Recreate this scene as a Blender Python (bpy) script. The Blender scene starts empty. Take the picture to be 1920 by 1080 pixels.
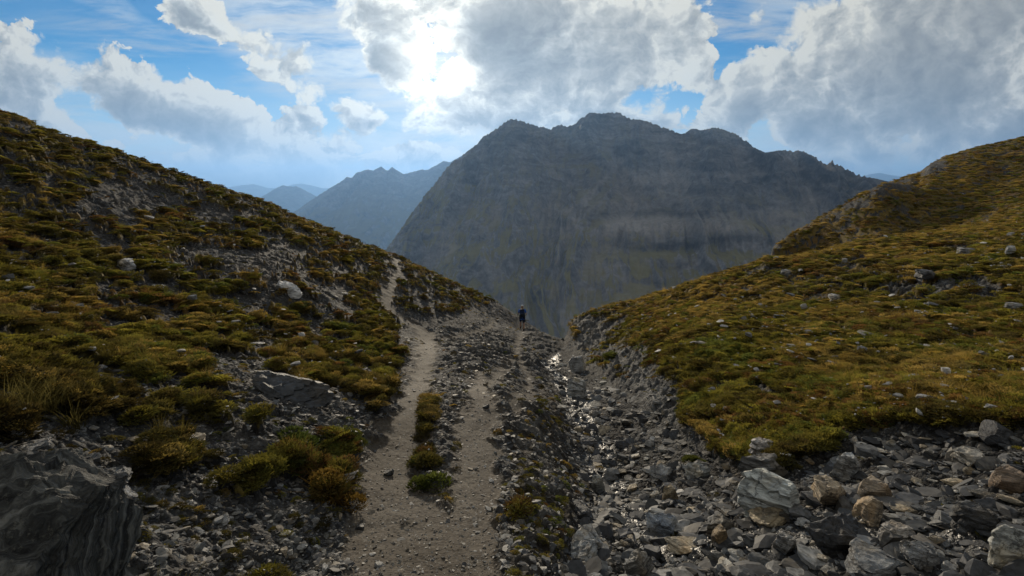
import bpy, bmesh, math, random
import numpy as np
from mathutils import Vector, Matrix, Euler

R = math.radians
sc = bpy.context.scene
C = sc.collection
rng = np.random.default_rng(7)
random.seed(7)

# ------------------------------------------------------------------ camera
EYE = 1.65
F = 960.0                      # focal length in photo pixels (1920 wide)
PITCH = math.atan((540 - 350) / F)
cp_, sp_ = math.cos(PITCH), math.sin(PITCH)
cd = bpy.data.cameras.new('camera'); cam = bpy.data.objects.new('camera', cd); C.objects.link(cam)
cam.location = (0, 0, EYE); cam.rotation_euler = (math.pi / 2 - PITCH, 0, 0)
cd.sensor_width = 36; cd.lens = 18; cd.clip_start = 0.05; cd.clip_end = 120000
sc.camera = cam
sc.view_settings.view_transform = 'Standard'; sc.view_settings.look = 'None'
sc.view_settings.exposure = 0.15; sc.view_settings.gamma = 1.0
sc.render.film_transparent = False
sc.cycles.use_denoising = True
sc.cycles.use_adaptive_sampling = True; sc.cycles.adaptive_threshold = 0.02
sc.cycles.max_bounces = 6; sc.cycles.diffuse_bounces = 2; sc.cycles.glossy_bounces = 2
sc.cycles.transmission_bounces = 3; sc.cycles.volume_bounces = 0; sc.cycles.transparent_max_bounces = 8
sc.cycles.caustics_reflective = False; sc.cycles.caustics_refractive = False
sc.cycles.sample_clamp_indirect = 4.0

# direction of a photo pixel, per unit of depth along the optical axis
def ray(px, py):
    u = (np.asarray(px, float) - 960) / F; v = (540 - np.asarray(py, float)) / F
    return np.stack([u, cp_ + v * sp_, -sp_ + v * cp_], -1)
def P(px, py, t):
    return ray(px, py) * np.asarray(t, float)[..., None] + np.array([0, 0, EYE])
def azel(px, py):
    d = ray(px, py)
    return np.arctan2(d[..., 0], d[..., 1]), np.arctan2(d[..., 2], np.hypot(d[..., 0], d[..., 1]))
def project(x, y, z):
    dz = z - EYE
    f = np.maximum(y * cp_ - dz * sp_, 1e-3); u = y * sp_ + dz * cp_
    return 960 + F * x / f, 540 - F * u / f

# ------------------------------------------------------------------ sun and sky
SUN_AZ, SUN_EL = azel(800.0, 128.0)
SUN_AZ, SUN_EL = float(SUN_AZ), float(SUN_EL)
sund = Vector((math.sin(SUN_AZ) * math.cos(SUN_EL), math.cos(SUN_AZ) * math.cos(SUN_EL), math.sin(SUN_EL)))
ld = bpy.data.lights.new('sun', 'SUN'); sun = bpy.data.objects.new('sun', ld); C.objects.link(sun)
ld.energy = 5.0; ld.angle = R(2.0); ld.color = (1.0, 0.86, 0.66)
sun.rotation_euler = (-sund).to_track_quat('-Z', 'Y').to_euler()

SKY_SAT, SKY_VAL = 1.75, 0.80

class NT:
    """small helper to write node trees as expressions"""
    def __init__(s, nt): s.nt = nt
    def n(s, typ, **kw):
        nd = s.nt.nodes.new(typ)
        for k, v in kw.items(): setattr(nd, k, v)
        return nd
    def put(s, sock, v):
        if isinstance(v, bpy.types.NodeSocket): s.nt.links.new(v, sock)
        elif v is not None: sock.default_value = v
    def m(s, op, a, b=None, c=None, clamp=False):
        nd = s.n('ShaderNodeMath', operation=op, use_clamp=clamp)
        s.put(nd.inputs[0], a); s.put(nd.inputs[1], b)
        if c is not None: s.put(nd.inputs[2], c)
        return nd.outputs[0]
    def add(s, a, b): return s.m('ADD', a, b)
    def sub(s, a, b): return s.m('SUBTRACT', a, b)
    def mul(s, a, b): return s.m('MULTIPLY', a, b)
    def vm(s, op, a, b=None, scale=None):
        nd = s.n('ShaderNodeVectorMath', operation=op)
        s.put(nd.inputs[0], a)
        if b is not None: s.put(nd.inputs[1], b)
        if scale is not None: s.put(nd.inputs['Scale'], scale)
        return nd.outputs['Value'] if op in ('LENGTH', 'DOT_PRODUCT', 'DISTANCE') else nd.outputs[0]
    def xyz(s, x, y, z):
        nd = s.n('ShaderNodeCombineXYZ'); s.put(nd.inputs[0], x); s.put(nd.inputs[1], y); s.put(nd.inputs[2], z); return nd.outputs[0]
    def sep(s, v):
        nd = s.n('ShaderNodeSeparateXYZ'); s.put(nd.inputs[0], v); return nd.outputs
    def ss(s, v, a, b, lo=0.0, hi=1.0, it='SMOOTHSTEP'):
        nd = s.n('ShaderNodeMapRange', interpolation_type=it)
        s.put(nd.inputs[0], v); s.put(nd.inputs[1], a); s.put(nd.inputs[2], b); s.put(nd.inputs[3], lo); s.put(nd.inputs[4], hi)
        return nd.outputs[0]
    def mix(s, f, a, b, bt='MIX'):
        nd = s.n('ShaderNodeMix', data_type='RGBA', blend_type=bt)
        s.put(nd.inputs[0], f)
        for i, v in ((6, a), (7, b)):
            s.put(nd.inputs[i], v if isinstance(v, bpy.types.NodeSocket) else (*v, 1.0))
        return nd.outputs[2]
    def noise(s, vec, scale, detail=4, rough=0.55, dist=0.0, typ='FBM', lac=2.0):
        nd = s.n('ShaderNodeTexNoise', noise_dimensions='3D', noise_type=typ)
        s.put(nd.inputs['Vector'], vec); s.put(nd.inputs['Scale'], scale)
        s.put(nd.inputs['Detail'], detail); s.put(nd.inputs['Roughness'], rough)
        s.put(nd.inputs['Lacunarity'], lac); s.put(nd.inputs['Distortion'], dist)
        return nd.outputs[0]
    def noise2(s, vec, scale, detail=4, rough=0.55, dist=0.0):
        nd = s.n('ShaderNodeTexNoise', noise_dimensions='2D')
        s.put(nd.inputs['Vector'], vec); s.put(nd.inputs['Scale'], scale)
        s.put(nd.inputs['Detail'], detail); s.put(nd.inputs['Roughness'], rough); s.put(nd.inputs['Distortion'], dist)
        return nd.outputs[0]
    def voro(s, vec, scale, feature='F1'):
        nd = s.n('ShaderNodeTexVoronoi', feature=feature)
        s.put(nd.inputs['Vector'], vec); s.put(nd.inputs['Scale'], scale)
        return nd.outputs
    def attr(s, name, typ='GEOMETRY'):
        return s.n('ShaderNodeAttribute', attribute_name=name, attribute_type=typ).outputs
    def ramp(s, f, stops):
        nd = s.n('ShaderNodeValToRGB'); s.put(nd.inputs[0], f)
        e = nd.color_ramp.elements
        while len(e) < len(stops): e.new(0.5)
        for k, (p, c) in zip(e, stops): k.position = p; k.color = (*c, 1)
        return nd.outputs[0]

w = bpy.data.worlds.new('World'); sc.world = w; w.use_nodes = True
w.cycles.sampling_method = 'MANUAL'; w.cycles.sample_map_resolution = 512
wt = w.node_tree; wt.nodes.clear(); N = NT(wt)
sky = N.n('ShaderNodeTexSky', sky_type='NISHITA', sun_disc=False, sun_elevation=SUN_EL, sun_rotation=SUN_AZ)
sky.altitude = 2400; sky.air_density = 1.0; sky.dust_density = 0.25; sky.ozone_density = 2.0
geo = N.n('ShaderNodeTexCoord').outputs['Generated']
d = N.vm('NORMALIZE', geo)
dx, dy, dz = N.sep(d)
ay = N.m('MAXIMUM', N.m('ABSOLUTE', dy), 0.2)
U = N.m('DIVIDE', dx, ay); V = N.m('DIVIDE', dz, ay)
uv0 = N.xyz(U, V, 0.0)
# warp
wn = N.n('ShaderNodeTexNoise', noise_dimensions='2D'); N.put(wn.inputs['Vector'], uv0); N.put(wn.inputs['Scale'], 4.0); N.put(wn.inputs['Detail'], 3.0)
wv = N.vm('SUBTRACT', wn.outputs['Color'], (0.5, 0.5, 0.5))
uvw = N.vm('ADD', uv0, N.vm('SCALE', wv, scale=0.055))
# composition of the clouds: soft ellipses at the places the sky shows them
def uvp(px, py):
    dd = ray(px, py); return dd[..., 0] / dd[..., 1], dd[..., 2] / dd[..., 1]
CL = [  # px, py, rx, ry, rot (deg, image clockwise), weight
 (20,115,180,56,14,1.12),(230,170,190,60,24,1.15),(420,232,165,64,20,1.2),(550,268,120,60,22,1.2),(650,296,90,26,8,.9),(575,215,50,22,35,.7),
 (10,200,120,74,22,1.0),(90,250,120,44,22,.9),(215,272,56,22,0,.75),
 (355,10,70,42,40,.85),(425,60,78,40,48,.9),(500,110,110,48,35,.9),(540,150,60,26,30,.7),(440,150,60,30,60,.6),
 (690,15,110,50,45,1.0),(770,90,110,70,48,1.05),(810,150,90,70,40,1.05),(880,190,105,58,25,1.0),(950,225,120,42,10,.95),(860,225,70,26,25,.75),
 (1050,60,205,165,15,1.45),(890,10,190,70,15,1.15),(1195,150,50,120,-10,.9),(1010,205,160,55,0,1.05),(1225,215,60,46,0,.9),(1120,190,130,50,0,1.1),
 (672,222,52,26,5,.9),(638,252,44,16,0,.75),
 (1800,60,240,150,0,1.45),(1560,185,130,74,-8,1.15),(1385,200,60,48,-20,1.1),(1690,185,240,110,0,1.2),(1435,30,46,26,-50,.8),(1900,200,100,66,-10,1.05),
 (1730,272,150,48,-8,.95),(1560,290,160,26,-3,.85),(1340,244,80,24,0,.9),(1880,265,90,30,0,.8),
 (470,328,210,34,3,1.05),(610,318,90,34,0,1.05),(800,304,90,34,0,1.0),(330,322,80,24,0,.8),
 (1285,25,40,40,-50,.75),
]
dens = None; wsum = None; ysum = None
for (px, py, rx, ry, rot, wt_) in CL:
    u0, v0 = uvp(px, py)
    mp = N.n('ShaderNodeMapping', vector_type='TEXTURE')
    N.put(mp.inputs['Vector'], uvw)
    mp.inputs['Location'].default_value = (u0, v0, 0)
    mp.inputs['Rotation'].default_value = (0, 0, R(-rot))
    mp.inputs['Scale'].default_value = (rx / F * 1.25, ry / F * 1.25, 1)
    r2 = N.vm('DOT_PRODUCT', mp.outputs[0], mp.outputs[0])
    b = N.mul(N.m('SUBTRACT', 1.0, N.mul(r2, 0.55), clamp=True), wt_)
    b2 = N.mul(b, b)
    by = N.mul(b2, N.sep(mp.outputs[0])[1])
    dens = b if dens is None else N.m('SMOOTH_MAX', dens, b, 0.12)
    wsum = b2 if wsum is None else N.add(wsum, b2)
    ysum = by if ysum is None else N.add(ysum, by)
yloc = N.m('DIVIDE', ysum, N.add(wsum, 0.05))
# billowing detail
nv = N.vm('MULTIPLY', uv0, (1.0, 1.25, 1.0))
w2 = N.n('ShaderNodeTexNoise', noise_dimensions='2D'); N.put(w2.inputs['Vector'], nv); N.put(w2.inputs['Scale'], 9.0); N.put(w2.inputs['Detail'], 5.0); N.put(w2.inputs['Roughness'], .6)
nvw = N.vm('ADD', nv, N.vm('SCALE', N.vm('SUBTRACT', w2.outputs['Color'], (.5, .5, .5)), scale=0.055))
def puff(vec):
    vo = N.n('ShaderNodeTexVoronoi', feature='SMOOTH_F1', voronoi_dimensions='2D')
    N.put(vo.inputs['Vector'], vec); vo.inputs['Scale'].default_value = 9.0; vo.inputs['Detail'].default_value = 4.0
    vo.inputs['Roughness'].default_value = .55; vo.inputs['Lacunarity'].default_value = 2.3; vo.inputs['Smoothness'].default_value = .35
    fbn = N.noise2(vec, 5.5, 9, 0.58, 0.15)
    return N.add(N.mul(N.sub(0.45, vo.outputs['Distance']), 0.75), N.mul(N.sub(fbn, 0.5), 1.9))
usun, vsun = uvp(800.0, 128.0)
toS = N.vm('NORMALIZE', N.vm('SUBTRACT', (float(usun), float(vsun) * 1.25 + .25, 0.0), nv))
n1 = puff(nvw); n2 = puff(N.vm('ADD', nvw, N.vm('SCALE', toS, scale=0.020)))
DD = N.add(N.mul(dens, 1.25), N.mul(n1, 0.85))
soft = N.noise2(uv0, 4.5, 2, .5)
alpha = N.ss(DD, 0.48, N.ss(soft, .4, .65, .56, .82))
thick = N.ss(DD, 0.74, 1.75)
relief = N.mul(N.mul(N.sub(n1, n2), 2.0), N.ss(DD, 1.0, 2.1, 1.0, 0.35))
VEIL = [(560,70,190,90,25,.85),(640,130,130,60,10,.7),(300,270,260,60,8,.75),(120,170,160,60,20,.6),(800,262,190,40,-5,.95),(1000,270,200,40,0,.8),(1650,262,330,50,-3,.85),(1300,270,160,40,0,.7),(200,15,90,16,25,.5),(1540,20,130,60,0,.6),(480,300,260,30,0,.6)]
veil = None
for (px, py, rx, ry, rot, wt_) in VEIL:
    u0, v0 = uvp(px, py)
    mp = N.n('ShaderNodeMapping', vector_type='TEXTURE'); N.put(mp.inputs['Vector'], uvw)
    mp.inputs['Location'].default_value = (u0, v0, 0); mp.inputs['Rotation'].default_value = (0, 0, R(-rot)); mp.inputs['Scale'].default_value = (rx / F * 1.3, ry / F * 1.3, 1)
    b = N.mul(N.m('SUBTRACT', 1.0, N.vm('DOT_PRODUCT', mp.outputs[0], mp.outputs[0]), clamp=True), wt_)
    veil = b if veil is None else N.m('SMOOTH_MAX', veil, b, 0.1)
vst = N.noise2(N.vm('MULTIPLY', uvw, (1.6, 8.0, 1.0)), 3.0, 8, .6, .15)
veil = N.m('MULTIPLY', veil, N.ss(vst, .30, .62, .15, 1.25), clamp=True)
# cirrus streaks and veil
cv = N.vm('MULTIPLY', uv0, (1.6, 12.0, 1.0))
cir = N.noise2(cv, 1.6, 8, 0.62, 0.25)
cirb = N.noise2(uv0, 2.3, 2, 0.5)
cirrus = N.mul(N.ss(cir, 0.44, 0.72), N.ss(cirb, 0.40, 0.60, 0.25, 1.0))
lowv = N.ss(V, 0.0, 0.26, 1.0, 0.0)                      # paler towards the horizon
# glow about the sun
cs = N.vm('DOT_PRODUCT', d, tuple(sund))
ang = N.m('ARCCOSINE', N.m('MINIMUM', cs, 0.99999))
g1 = N.m('POWER', 2.71828, N.mul(N.m('POWER', N.m('DIVIDE', ang, 0.055), 2.0), -1.0))
g2 = N.m('POWER', 2.71828, N.m('DIVIDE', ang, -0.135))
g3 = N.m('POWER', 2.71828, N.m('DIVIDE', ang, -0.75))
SK = 0.10
base = N.vm('SCALE', sky.outputs[0], scale=SK)
hs = N.n('ShaderNodeHueSaturation'); N.put(hs.inputs['Saturation'], SKY_SAT); N.put(hs.inputs['Value'], SKY_VAL); N.put(hs.inputs['Color'], base)
skycol = N.mix(g2, hs.outputs[0], (0.30, 0.50, 0.72))
skycol = N.mix(N.mul(lowv, 0.75), skycol, (0.50, 0.64, 0.74))
skycol = N.mix(N.mul(veil, .85), skycol, N.vm('SCALE', N.mix(g2, (.66, .73, .76), (1.0, .96, .84)), scale=N.add(.80, N.mul(g2, .75))))
cirw = N.add(0.50, N.mul(g2, 0.6))
skycol = N.mix(N.mul(cirrus, 0.75), skycol, N.vm('SCALE', (0.98, 0.98, 0.93), scale=cirw))
rest = N.m('MAXIMUM', N.ss(V, .55, 1.1), N.ss(dy, .25, -.1))
restc = N.vm('SCALE', (.92, .88, .78), scale=.46)  # unseen sky overhead and behind: warm grey added to raise and warm the ambient
# clouds: bright thin rims towards the sun, grey thick bodies, blue-grey undersides
lit = N.add(0.66, N.mul(g2, 0.9))
darkc = N.add(0.145, N.mul(g2, 0.16))
under = N.mul(N.ss(yloc, .35, -.75), N.ss(DD, .62, 1.0))
shade = N.m('SUBTRACT', N.add(N.mul(thick, .85), N.mul(under, 1.3)), relief)
shade = N.m('SUBTRACT', 1.0, N.m('POWER', 2.71828, N.mul(N.m('MAXIMUM', shade, 0.0), -1.25)))
lum = N.add(N.mul(lit, N.sub(1.0, shade)), N.mul(darkc, shade))
cc = N.mix(shade, (1.0, 0.965, 0.83), (0.97, 0.99, 0.95))
cc = N.mix(N.mul(under, .6), cc, (.90, .98, 1.0))
ccol = N.vm('SCALE', cc, scale=lum)
ccol = N.vm('ADD', ccol, N.vm('SCALE', (1.0, 0.95, 0.78), scale=N.mul(N.mul(g1, 0.62), N.sub(1.15, shade))))
col = N.mix(N.mul(rest, .85), N.mix(alpha, skycol, ccol), restc)
col = N.vm('ADD', col, N.vm('SCALE', (1.0, 0.93, 0.74), scale=N.mul(g1, 0.25)))
bg = N.n('ShaderNodeBackground'); N.put(bg.inputs['Color'], col); bg.inputs['Strength'].default_value = 1.0
wo = N.n('ShaderNodeOutputWorld'); wt.links.new(bg.outputs[0], wo.inputs[0])

# ------------------------------------------------------------------ noise
def _hash(ix, iy, seed):
    h = (ix.astype(np.int64) * 374761393 + iy.astype(np.int64) * 668265263 + seed * 1442695041) & 0xffffffff
    h = ((h ^ (h >> 13)) * 1274126177) & 0xffffffff
    return (h ^ (h >> 16)) & 0xffff
def gnoise(x, y, seed=0):
    """gradient noise, about -1..1"""
    xf, yf = np.floor(x), np.floor(y)
    fx, fy = x - xf, y - yf
    ux, uy = fx**3 * (fx * (fx * 6 - 15) + 10), fy**3 * (fy * (fy * 6 - 15) + 10)
    def g(ox, oy):
        a = _hash(xf + ox, yf + oy, seed) * (2 * math.pi / 65536)
        return np.cos(a) * (fx - ox) + np.sin(a) * (fy - oy)
    a = g(0, 0); b = g(1, 0); c = g(0, 1); e = g(1, 1)
    return 1.5 * ((a + (b - a) * ux) * (1 - uy) + (c + (e - c) * ux) * uy)
def fbm(x, y, oct=4, seed=0, gain=0.5, lac=2.03):
    s = 0; a = 1.0
    for i in range(oct):
        s = s + a * gnoise(x, y, seed + i * 17); x, y = x * lac + 3.1, y * lac - 1.7; a *= gain
    return s
def ridged(x, y, oct=5, seed=0, gain=0.5, lac=2.05):
    s = 0; a = 1.0; wgt = 1.0
    for i in range(oct):
        n = (1 - np.abs(gnoise(x, y, seed + i * 13))) ** 2 * wgt
        wgt = np.clip(n * 1.6, 0, 1); s = s + a * n; x, y = x * lac + 1.3, y * lac + 5.2; a *= gain
    return s
def smooth(v, a, b):
    t = np.clip((v - a) / (b - a), 0, 1); return t * t * (3 - 2 * t)
def interp_pts(pts, v):
    p = np.array(pts, float); o = np.argsort(p[:, 0]); return np.interp(v, p[o, 0], p[o, 1])
def polydist(x, y, pts):
    """distance to a polyline (with a half width per point): returns distance - halfwidth, and distance"""
    best = np.full(x.shape, 1e9); bd = np.full(x.shape, 1e9)
    for (x0, y0, w0), (x1, y1, w1) in zip(pts[:-1], pts[1:]):
        ex, ey = x1 - x0, y1 - y0; L = ex * ex + ey * ey + 1e-12
        t = np.clip(((x - x0) * ex + (y - y0) * ey) / L, 0, 1)
        dd = np.hypot(x - x0 - t * ex, y - y0 - t * ey)
        q = dd - (w0 + t * (w1 - w0)); k = q < best
        best = np.where(k, q, best); bd = np.where(k, dd, bd)
    return best, bd
def ell(px, py, L):
    """soft ellipses in photo pixels, used once to read off where a surface type lies"""
    s = np.zeros_like(px)
    for (cx, cy, rx, ry, wgt) in L:
        s = np.maximum(s, wgt * np.exp(-(((px - cx) / rx) ** 2 + ((py - cy) / ry) ** 2) * 1.1))
    return s

# ------------------------------------------------------------------ the near ground
SKYL = [(-700,-10),(-300,115),(0,215),(50,232),(100,255),(150,268),(200,282),(250,300),(300,318),(350,335),(400,352),(450,368),(500,385),(550,408),(600,428),(650,447),(700,466),(740,481),(780,500),(830,525),(880,545),(930,567),(960,585),(1000,612),(1040,638),(1052,646),
 (1060,634),(1065,615),(1080,597),(1095,590),(1150,575),(1200,565),(1250,550),(1300,533),(1350,518),(1400,503),(1432,494),(1440,475),(1455,458),(1500,430),(1550,403),(1600,375),(1650,347),(1690,335),(1735,320),(1745,305),(1780,292),(1830,278),(1880,268),(1920,258),(2300,150),(2700,60)]
def path_t(px, py):
    """depth where a pixel's ray meets the descending path"""
    dd = ray(px, py); ts = np.linspace(1, 60, 6000)
    g = EYE + ts * dd[2] + 0.19 * ts * dd[1] + 0.0014 * (ts * dd[1]) ** 2
    k = np.argmax(g < 0); return ts[k] if (g < 0).any() else ts[np.argmin(g)]
CP = []
for (px, py) in [(560,1080),(700,1080),(870,1080),(740,850),(880,850),(790,700),(800,640),(900,720),(890,690),(970,650),(980,621),(990,745)]:
    CP.append((px, py, path_t(px, py)))
CP += [ # left slope
 (225,490,12),(540,545,13.5),(530,730,5.6),(80,760,3.5),(0,400,13),(0,560,6.8),(200,640,6.6),(400,640,8.2),(600,640,11),(350,480,14.5),(120,360,16),(330,400,20),(500,450,20),(650,520,20.5),(720,575,20.5),(735,530,25),
 (330,830,3.9),(560,860,4.3),(330,1000,2.75),(150,900,2.9),(60,1000,2.3),(850,600,24),(900,590,30),(860,560,31),(640,700,8.2),(560,600,12.5),
 (1010,640,38.5),(1030,655,34),
 # stream and its banks
 (1120,900,6.7),(1090,725,14.0),(1030,690,20.3),(1050,655,34),(1450,930,4.4),(1150,1000,4.2),(1700,950,3.65),(1500,1080,3.05),(1900,1080,2.6),(1100,1080,3.25),(1000,950,4.0),(1010,850,5.9),(1000,1080,2.8),(1040,790,8.2),
 (1200,830,7.9),(1300,850,6.7),(1400,862,6.0),(1560,850,5.3),(1700,850,4.85),(1900,835,4.4),
 (1300,800,7.4),(1250,740,9.6),(1140,700,14.5),(1085,690,18),
 # right hump
 (1500,600,13.0),(1300,650,11.8),(1700,650,9.3),(1900,650,8.2),(1700,750,6.2),(1500,750,7.3),(1900,750,5.5),(1400,720,8.8),(1200,650,15.5),(1110,640,26),
 (1600,540,17),(1750,540,14.5),(1900,560,11.8),(1450,545,19),
 # slope behind it
 (1560,470,29),(1700,420,37),(1850,400,34),(1900,330,46),(1600,430,37),(1750,480,21),(1900,470,18),(1680,480,22),
]
SKYT = [(-700,16),(-300,20),(0,24),(250,26),(500,30),(740,35),(930,39),(1045,44),(1056,43),(1066,33),(1095,31),(1200,28),(1300,25.5),(1430,24.5),(1444,43),(1500,47),(1600,54),(1690,59),(1800,61),(1920,62),(2700,60)]
WP = []
for px in list(range(-700, 1050, 70)) + [1066,1095,1150,1200,1250,1300,1360,1425] + [1462,1490,1520,1560,1600,1640,1680,1720,1760,1800,1850,1900,1960,2050,2200,2350,2500]:
    py = interp_pts(SKYL, px); t = interp_pts(SKYT, px)
    WP.append(P(px, py, t))
    for k, dr in ((1.25, .09), (1.6, .38), (2.1, .8), (2.7, 1.3)):
        q = P(px, py, t * k); q[2] -= dr * t; WP.append(q)
for (px, py, t, dr) in [(1445,494,32,2.0),(1420,498,40,6.0),(1380,508,45,10.0)]:
    q = P(px, py, t); q[2] -= dr; WP.append(q)
CPa = np.array(CP); WP = np.vstack([P(CPa[:, 0], CPa[:, 1], CPa[:, 2])] + [np.array(WP)])
WP = np.vstack([WP, [[-1.5, 0.3, 0.55], [-3.0, -1, 1.6], [0, -1, .2], [0, .6, -.1], [1.6, 0.5, 0.1], [3, .5, .5], [5, 1, .6], [7, 3, .6], [-5, 1, 1.7], [-8, 3, 2.3], [10, 4, .7]]])
def warp(x, y):
    r = np.hypot(x, y); return np.stack([1.6 * np.arctan2(x, y + 0.8) , np.log(r + 1.2)], -1)
def base0(x, y): return -0.20 * y
K = warp(WP[:, 0], WP[:, 1])
def phi(d2): return np.where(d2 > 1e-12, 0.5 * d2 * np.log(d2 + 1e-12), 0.0)
n = len(K)
D2 = ((K[:, None] - K[None]) ** 2).sum(-1)
A = np.zeros((n + 3, n + 3)); A[:n, :n] = phi(D2) + np.eye(n) * 2e-4
A[:n, n] = 1; A[:n, n + 1:] = K; A[n, :n] = 1; A[n + 1:, :n] = K.T
scale_ = np.hypot(WP[:, 0], WP[:, 1]) + 1.5
rhs = np.zeros(n + 3); rhs[:n] = (WP[:, 2] - base0(WP[:, 0], WP[:, 1])) / scale_
sol = np.linalg.solve(A, rhs)
def base_raw(x, y):
    x = np.asarray(x, float); y = np.asarray(y, float); sh = x.shape
    k = warp(x.ravel(), y.ravel()); out = np.empty(len(k))
    for i in range(0, len(k), 40000):
        kk = k[i:i + 40000]
        d2 = ((kk[:, None] - K[None]) ** 2).sum(-1)
        out[i:i + 40000] = phi(d2) @ sol[:n] + sol[n] + kk @ sol[n + 1:]
    return out.reshape(sh) * (np.hypot(x, y) + 1.5) + base0(x, y)
# skyline correction, tabulated per azimuth
sk = np.array(SKYL, float); SKA, SKE = azel(sk[:, 0], sk[:, 1])
azt = np.linspace(R(-62), R(62), 621); rt = np.exp(np.linspace(math.log(6), math.log(95), 260))
AZ, RT = np.meshgrid(azt, rt, indexing='ij')
ZT = base_raw(RT * np.sin(AZ), RT * np.cos(AZ))
tgt = np.interp(azt, SKA, SKE)
DEL = np.zeros(len(azt)); 
RR = np.interp(azt, azel(np.array([p[0] for p in SKYT], float), np.interp([p[0] for p in SKYT], sk[:, 0], sk[:, 1]))[0], [p[1] for p in SKYT]) * 1.05
WIN = lambda r, rr: np.exp(-(np.log(r / rr) / 0.30) ** 2)
for it in range(6):
    E = np.arctan2(ZT + DEL[:, None] * RR[:, None] * WIN(RT, RR[:, None]) - EYE, RT).max(1)
    DEL += (np.tan(tgt) - np.tan(E)) * 0.9
def base(x, y):
    x = np.asarray(x, float); y = np.asarray(y, float)
    a = np.arctan2(x, y); r = np.hypot(x, y) + 1e-6
    rr = np.interp(a, azt, RR)
    return base_raw(x, y) + np.interp(a, azt, DEL) * rr * WIN(r, rr)

NA, NR = 1000, 960
ga = np.linspace(R(-60), R(60), NA); gr = np.exp(np.linspace(math.log(1.15), math.log(230), NR))
GA, GR = np.meshgrid(ga, gr, indexing='ij')
X = GR * np.sin(GA); Y = GR * np.cos(GA)
# the TPS is smooth: evaluate it coarsely and interpolate
ca = ga[::5]; ca = np.append(ca, ga[-1]) if ca[-1] != ga[-1] else ca
cr = np.log(gr[::5]); cr = np.append(cr, math.log(gr[-1])) if cr[-1] != math.log(gr[-1]) else cr
CA, CR = np.meshgrid(ca, np.exp(cr), indexing='ij')
ZC = base(CR * np.sin(CA), CR * np.cos(CA))
def bilerp(ax, rx, Z, a, lr):
    i = np.clip(np.searchsorted(ax, a) - 1, 0, len(ax) - 2); j = np.clip(np.searchsorted(rx, lr) - 1, 0, len(rx) - 2)
    fa = np.clip((a - ax[i]) / (ax[i + 1] - ax[i]), 0, 1); fr = np.clip((lr - rx[j]) / (rx[j + 1] - rx[j]), 0, 1)
    return (Z[i, j] * (1 - fa) + Z[i + 1, j] * fa) * (1 - fr) + (Z[i, j + 1] * (1 - fa) + Z[i + 1, j + 1] * fa) * fr
def basef(x, y):
    return bilerp(ca, cr, ZC, np.arctan2(x, y), np.log(np.hypot(x, y) + 1e-9))
ZB = basef(X, Y)
def hit(px, py, zf=basef):
    dd = ray(px, py); ts = np.exp(np.linspace(math.log(1.2), math.log(110), 5000))
    g = EYE + ts * dd[2] - zf(ts * dd[0], ts * dd[1])
    k = int(np.argmax(g < 0)) if (g < 0).any() else int(np.argmin(g))
    return np.array([ts[k] * dd[0], ts[k] * dd[1]]), ts[k]
def line(pts):
    o = []
    for (px, py, hw) in pts:
        q, t = hit(px, py); o.append((q[0], q[1], hw / F * t))
    return o
PATHS = [line(p) for p in (
 [(690,1085,55),(705,1000,58),(727,920,60),(748,840,52),(768,770,40),(788,700,27),(803,650,26),(798,622,24),(775,606,20)],
 [(775,606,20),(745,590,22),(722,572,20),(726,550,14),(738,525,9),(744,502,7),(742,484,5)],
 [(800,1085,125),(800,1040,110),(800,1000,80),(800,950,55),(798,910,30)],
 [(880,1085,62),(880,1000,60),(884,920,56),(888,850,52),(895,780,46),(900,730,38),(900,695,18)],
 [(800,632,16),(850,632,9),(890,622,7),(918,610,6),(930,598,4)],
 [(902,740,30),(925,705,20),(948,684,15),(968,662,10)],
 [(910,770,20),(960,765,18),(990,735,16),(988,700,13),(968,662,9),(972,640,8),(979,622,7),(970,602,5),(955,580,5)])]
STREAM = line([(1960,1000,150),(1700,985,120),(1480,985,120),(1260,1000,110),(1165,940,70),(1120,880,45),(1100,800,38),(1085,740,30),(1050,700,25),(1025,684,16),(1040,668,10),(1050,656,7)])
STREAM = [STREAM[0]] + STREAM
PX, PY = project(X, Y, ZB)
pd = np.full(X.shape, 1e9)
for p in PATHS: pd = np.minimum(pd, polydist(X, Y, p)[0] / np.clip(GR * 0.02, .04, .3))
pd = pd + np.where(GR < 9, 1.4, .8) * fbm(X * 2.6, Y * 2.6, 5, 91)
pathm = smooth(-pd, -1.0, 1.2)
sd, _ = polydist(X, Y, STREAM)
sd = sd + .18 * fbm(X * 1.5, Y * 1.5, 3, 55)
streamm = smooth(-sd, -.35, .25)
# where turf is missing
bare = ell(PX, PY, [(900,660,90,45,1),(960,690,80,50,1),(850,640,60,25,.8),(1000,640,40,30,.7),(1000,820,70,90,.9),(1010,960,80,120,1),(1060,1060,100,80,1),(930,590,40,25,.6),
   (1120,640,45,55,.9),(1180,700,50,60,.95),(1240,770,60,60,.9),(1290,830,60,35,.8),(1090,610,22,30,.8),(1270,560,60,12,.5),
   (1700,540,260,26,.85),(1500,512,120,14,.6),(1840,470,120,16,.45),(1600,505,60,14,.5),(1860,545,100,30,.6),
   (90,1010,170,120,1.7),(520,1065,110,60,.9),(400,830,200,30,.5),(330,950,120,50,.5),(560,960,80,70,.5),(480,500,120,40,.6),(250,380,90,30,.9),(420,410,60,14,.6),(600,560,70,30,.5),(640,780,60,60,.6),(230,880,90,40,.7),(450,1040,100,40,.5),
   (780,560,60,20,.4),(480,700,100,40,.5),(1440,470,14,22,1.0),(1640,355,30,14,.8),(1745,315,28,16,1.0),(1600,385,40,10,.8),(1690,345,40,12,.7),(1570,410,30,10,.6)])
nz1 = fbm(X * 1.6, Y * 1.6, 3, 56)
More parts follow.
